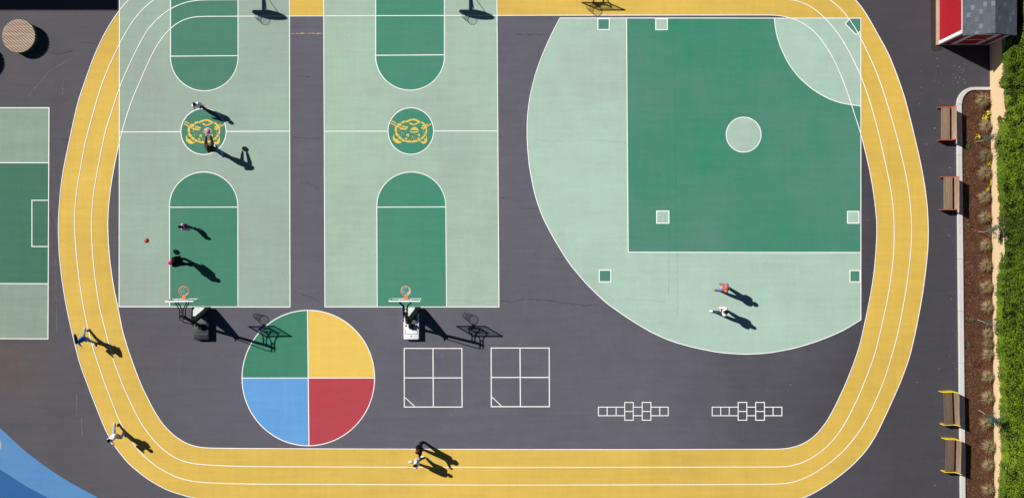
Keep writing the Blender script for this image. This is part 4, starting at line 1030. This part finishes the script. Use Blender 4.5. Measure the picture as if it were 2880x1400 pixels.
    if hat:
        mm = MB(); mm.ball(HC + hu*.020*hr - hf*.006*hr, (.057*hr, .065*hr, .066*hr), 18, 12, MM); zc = HC + hu*.006*hr
        keepf = [f for f in mm.f if (sum((Vector(mm.v[i]) for i in f), Vector())/len(f) - zc).dot(hu) > 0]; mm.f = keepf; mm.mi = [0]*len(keepf)
        mm.ball(HC + hu*.082*hr, .018*hr, 10, 8); mm.build('hat', cloth(hat), t, True)
    hm = MB(); hm.ball(HC + hu*.007*hr - hf*.005*hr, (.050*hr, .058*hr, .066*hr), 20, 14, MM)
    ok = []
    for f in hm.f:
        c = sum((Vector(hm.v[i]) for i in f), Vector())/len(f) - HC; a_, b_ = c.dot(hf)/hr, c.dot(hu)/hr
        if not (a_ > .012 and b_ < .030) and b_ > -.045: ok.append(f)
    hm.f = ok; hm.mi = [0]*len(ok); hm.v = [tuple(Vector(v)*(1) + (Vector(v) - HC).normalized()*mnoise.noise(Vector(v)*30)*.004) for v in hm.v]
    if longhair:
        bk = pose.get('hair', (-.5, -1.0)); dr = (fw*bk[0] + Vector((0, 0, 1))*bk[1] + rt*pose.get('hairx', 0)).normalized()
        p0 = HC - hf*.030*hr + hu*.015*hr
        pts = [p0 + dr*(longhair*H*q) + Vector((mnoise.noise(Vector((q*3, 0, 1)))*.02, 0, 0)) for q in (0, .25, .5, .75, 1.0)]
        hm.tube(pts, [.046*hr, .052*hr, .050*hr, .036*hr, .010*hr], 12)
        for q in range(7):
            a_ = q*.9; off = (rt*math.cos(a_) + fw*math.sin(a_))*.03*H; hm.tube([p0 + off*.8, p0 + off*1.2 + dr*longhair*.6*H, p0 + off*1.0 + dr*longhair*1.05*H], [.018*H, .018*H, .004*H], 6)
    hm.build('hair', cloth(hair), t, True)
    return t, J, rz

DOWN = ((.15, .05, -1), (.12, .25, -1))
# the boy in white beside the left centre circle
person(569, 302, (.35, 1), 1.52, 'person in a white shirt and black trousers at the top of the left centre circle', dict(lean=3, head=8, legL=(12, 4, 6), legR=(-10, 6, 6), armL=((.45, .0, -1), (.3, .3, -1)), armR=((.45, .1, -1), (.3, .3, -1))), '#f2eef4', '#17171b', '#2e1d16', '#8d8f94', hs=1.15, bulk=1.3)
t, J, rz = person(615, 426, (-.10, -1), 1.86, 'long-haired person in a brown jacket and blue jeans holding out a purple ball', dict(lean=7, side=-6, head=6, legL=(14, 6, 4), legR=(-12, 4, 5), armL=((-.02, 1, -.20), (-.28, 1, .02)), armR=((-.02, 1, -.20), (-.28, 1, .02)), hair=(-.55, -1.0)), '#3a1f1c', '#1f63a8', '#5a3a22', '#e8e8ea', longhair=.22, bulk=1.08)
wr = (J['palmL'] + J['palmR'])/2 + J['hdL']*.10 + Vector((0, .10, .03)); wp = Matrix.Rotation(rz, 4, 'Z') @ wr
mb = MB(); mb.ball((0, 0, 0), .125, 28, 18); pb_ = mb.build('ball', plain('purple_rubber', (.36, .16, .62), .4, .4, .04), None, True)
pb_.location = P(615, 426) + wp; tag(pb_, 'shiny purple playground ball held out by the person in brown', 'ball')
def ball_mat():
    b = NB('basketball_leather'); o = b.mapped(); sx = b.n('ShaderNodeSeparateXYZ'); b.l(o, sx.inputs[0])
    def thin(sock, off=0.0): return b.math('LESS_THAN', b.math('ABSOLUTE', b.math('SUBTRACT', sock, off)), .0045)
    m_ = b.math('MAXIMUM', thin(sx.outputs[0]), thin(sx.outputs[1])); r2 = b.math('ABSOLUTE', sx.outputs[2]); m_ = b.math('MAXIMUM', m_, thin(r2, .06))
    c = b.mix(m_, (.40, .06, .035), (.03, .012, .01)); b.bump(b.noise(o, 300, 2, .5), .3, .002); return b.out(c, .5, .4)
mb = MB(); mb.ball((0, 0, 0), .123, 28, 18); bb = mb.build('basketball', ball_mat(), None, True); bb.location = Q(412.3, 676.5, 1.12); bb.rotation_euler = (.5, .9, .3)
tag(bb, 'red-brown basketball in flight left of the left key', 'ball')
person(534, 638, (-1, .12), 1.22, 'child with black hair in pink sleeves and a purple vest, running', dict(lean=22, head=-4, legL=(-24, 18, 3, -20), legR=(16, 12, 3), armL=((.5, -.75, -.8), (.35, -.7, -.7)), armR=((.3, -.5, -1), (.1, -.3, -1))), '#f0b6c6', '#6a5c86', '#0f0c0d', '#2b2a30', vest='#4d3b74', hs=1.2, bulk=1.05, skin='b')
person(523, 735, (-1, .15), 1.92, 'person in a bright pink woolly hat and black coat at the left key', dict(lean=19, head=-4, legL=(-15, 5, 6), legR=(9, 10, 5), armR=((.35, -.35, -1), (.2, -.25, -1)), armL=((.1, -.3, -1), (.0, .0, -1))), '#111013', '#0e0d10', '#2a1b17', '#1b1b1f', hat='#f0488c', bulk=1.35)
run = dict(lean=12, head=-6, legL=(38, 42, 3, 8), legR=(-26, 34, 3, -40), armL=((.2, -.6, -.8), (.0, .6, -.5)), armR=((.2, .15, -1), (-.6, .6, .2)))
r1 = dict(run, hair=(-.9, -.25), legL=(26, 8, 3, 10), legR=(-24, 26, 3, -40), side=8)
person(254, 947, (.22, 1), 1.72, 'runner with long black hair, blue top and pale jeans on the yellow track', r1, '#2f6fc8', '#86a6c6', '#141012', '#e4e2ea', longhair=.20)
r2 = dict(run, legR=(-36, 14, 3, -30), legL=(34, 60, 3, 0), side=6)
person(340, 1216, (.28, 1), 1.74, 'runner with short dark hair, white top and pale jeans on the track bend', r2, '#e6e3ee', '#8faaca', '#0f0f11', '#eeeef4', bulk=1.1)
t, J, rz = person(1186, 1251, (-1, .35), 1.86, 'brown-haired person in black carrying a pale blue cup beside the track', dict(lean=4, head=10, legL=(8, 3, 4), legR=(-7, 4, 4), armL=((.2, -.1, -1), (.5, .25, .45)), armR=((.1, .0, -1), (.0, .2, -1))), '#141416', '#15151a', '#5c3420', '#1c1c20', bulk=1.25, longhair=.12)
pp = Matrix.Rotation(rz, 4, 'Z') @ (J['palmL'] + J['hdL']*.05)
mb = MB(); mb.cyl((0, 0, -.06), .035, .045, .12, 20); mb.cyl((0, 0, .061), .047, .044, .018, 20); cup = mb.build('drinking_cup', plain('pale_blue_cup', (.35, .52, .80), .4, .4, .03), None, True)
cup.location = P(1186, 1251) + pp; tag(cup, 'pale blue cup held by the person in black beside the track', 'cup')
person(1177, 1291, (-1, -.05), 1.76, 'dark-haired person in a white jacket walking on the yellow track', dict(lean=2, head=6, legL=(23, 4, 3, 10), legR=(-19, 8, 3, -8), armL=((.2, .1, -1), (.0, .3, -1)), armR=((.2, -.1, -1), (.0, .2, -1))), '#eceaf2', '#8a7a52', '#241614', '#f2f0f0', bulk=1.15)
person(2026, 807, (-1, -.05), 1.86, 'blonde person in a red plaid shirt and blue jeans on the ball field', dict(lean=-2, head=14, legL=(10, 3, 4, 4), legR=(-6, 4, 4), armL=((.1, -.15, -1), (-1.0, .5, -.4)), armR=((.1, -.15, -1), (-1.0, .5, -.4))), 'plaid', '#4d86d4', '#8a6a42', '#a8663c', bulk=1.1, longhair=.14)
person(2023, 872, (-1, -.25), 1.84, 'dark-haired person in a brown vest over white sleeves on the ball field', dict(lean=-3, head=14, legL=(22, 4, 3, 12), legR=(-12, 6, 3), armL=((.1, -.1, -1), (-1.0, .5, -.3)), armR=((.1, .05, -1), (-.2, .8, -.6))), '#efeae8', '#24365a', '#1d1413', '#f4f2f2', vest='#5b4a48', bulk=1.1)
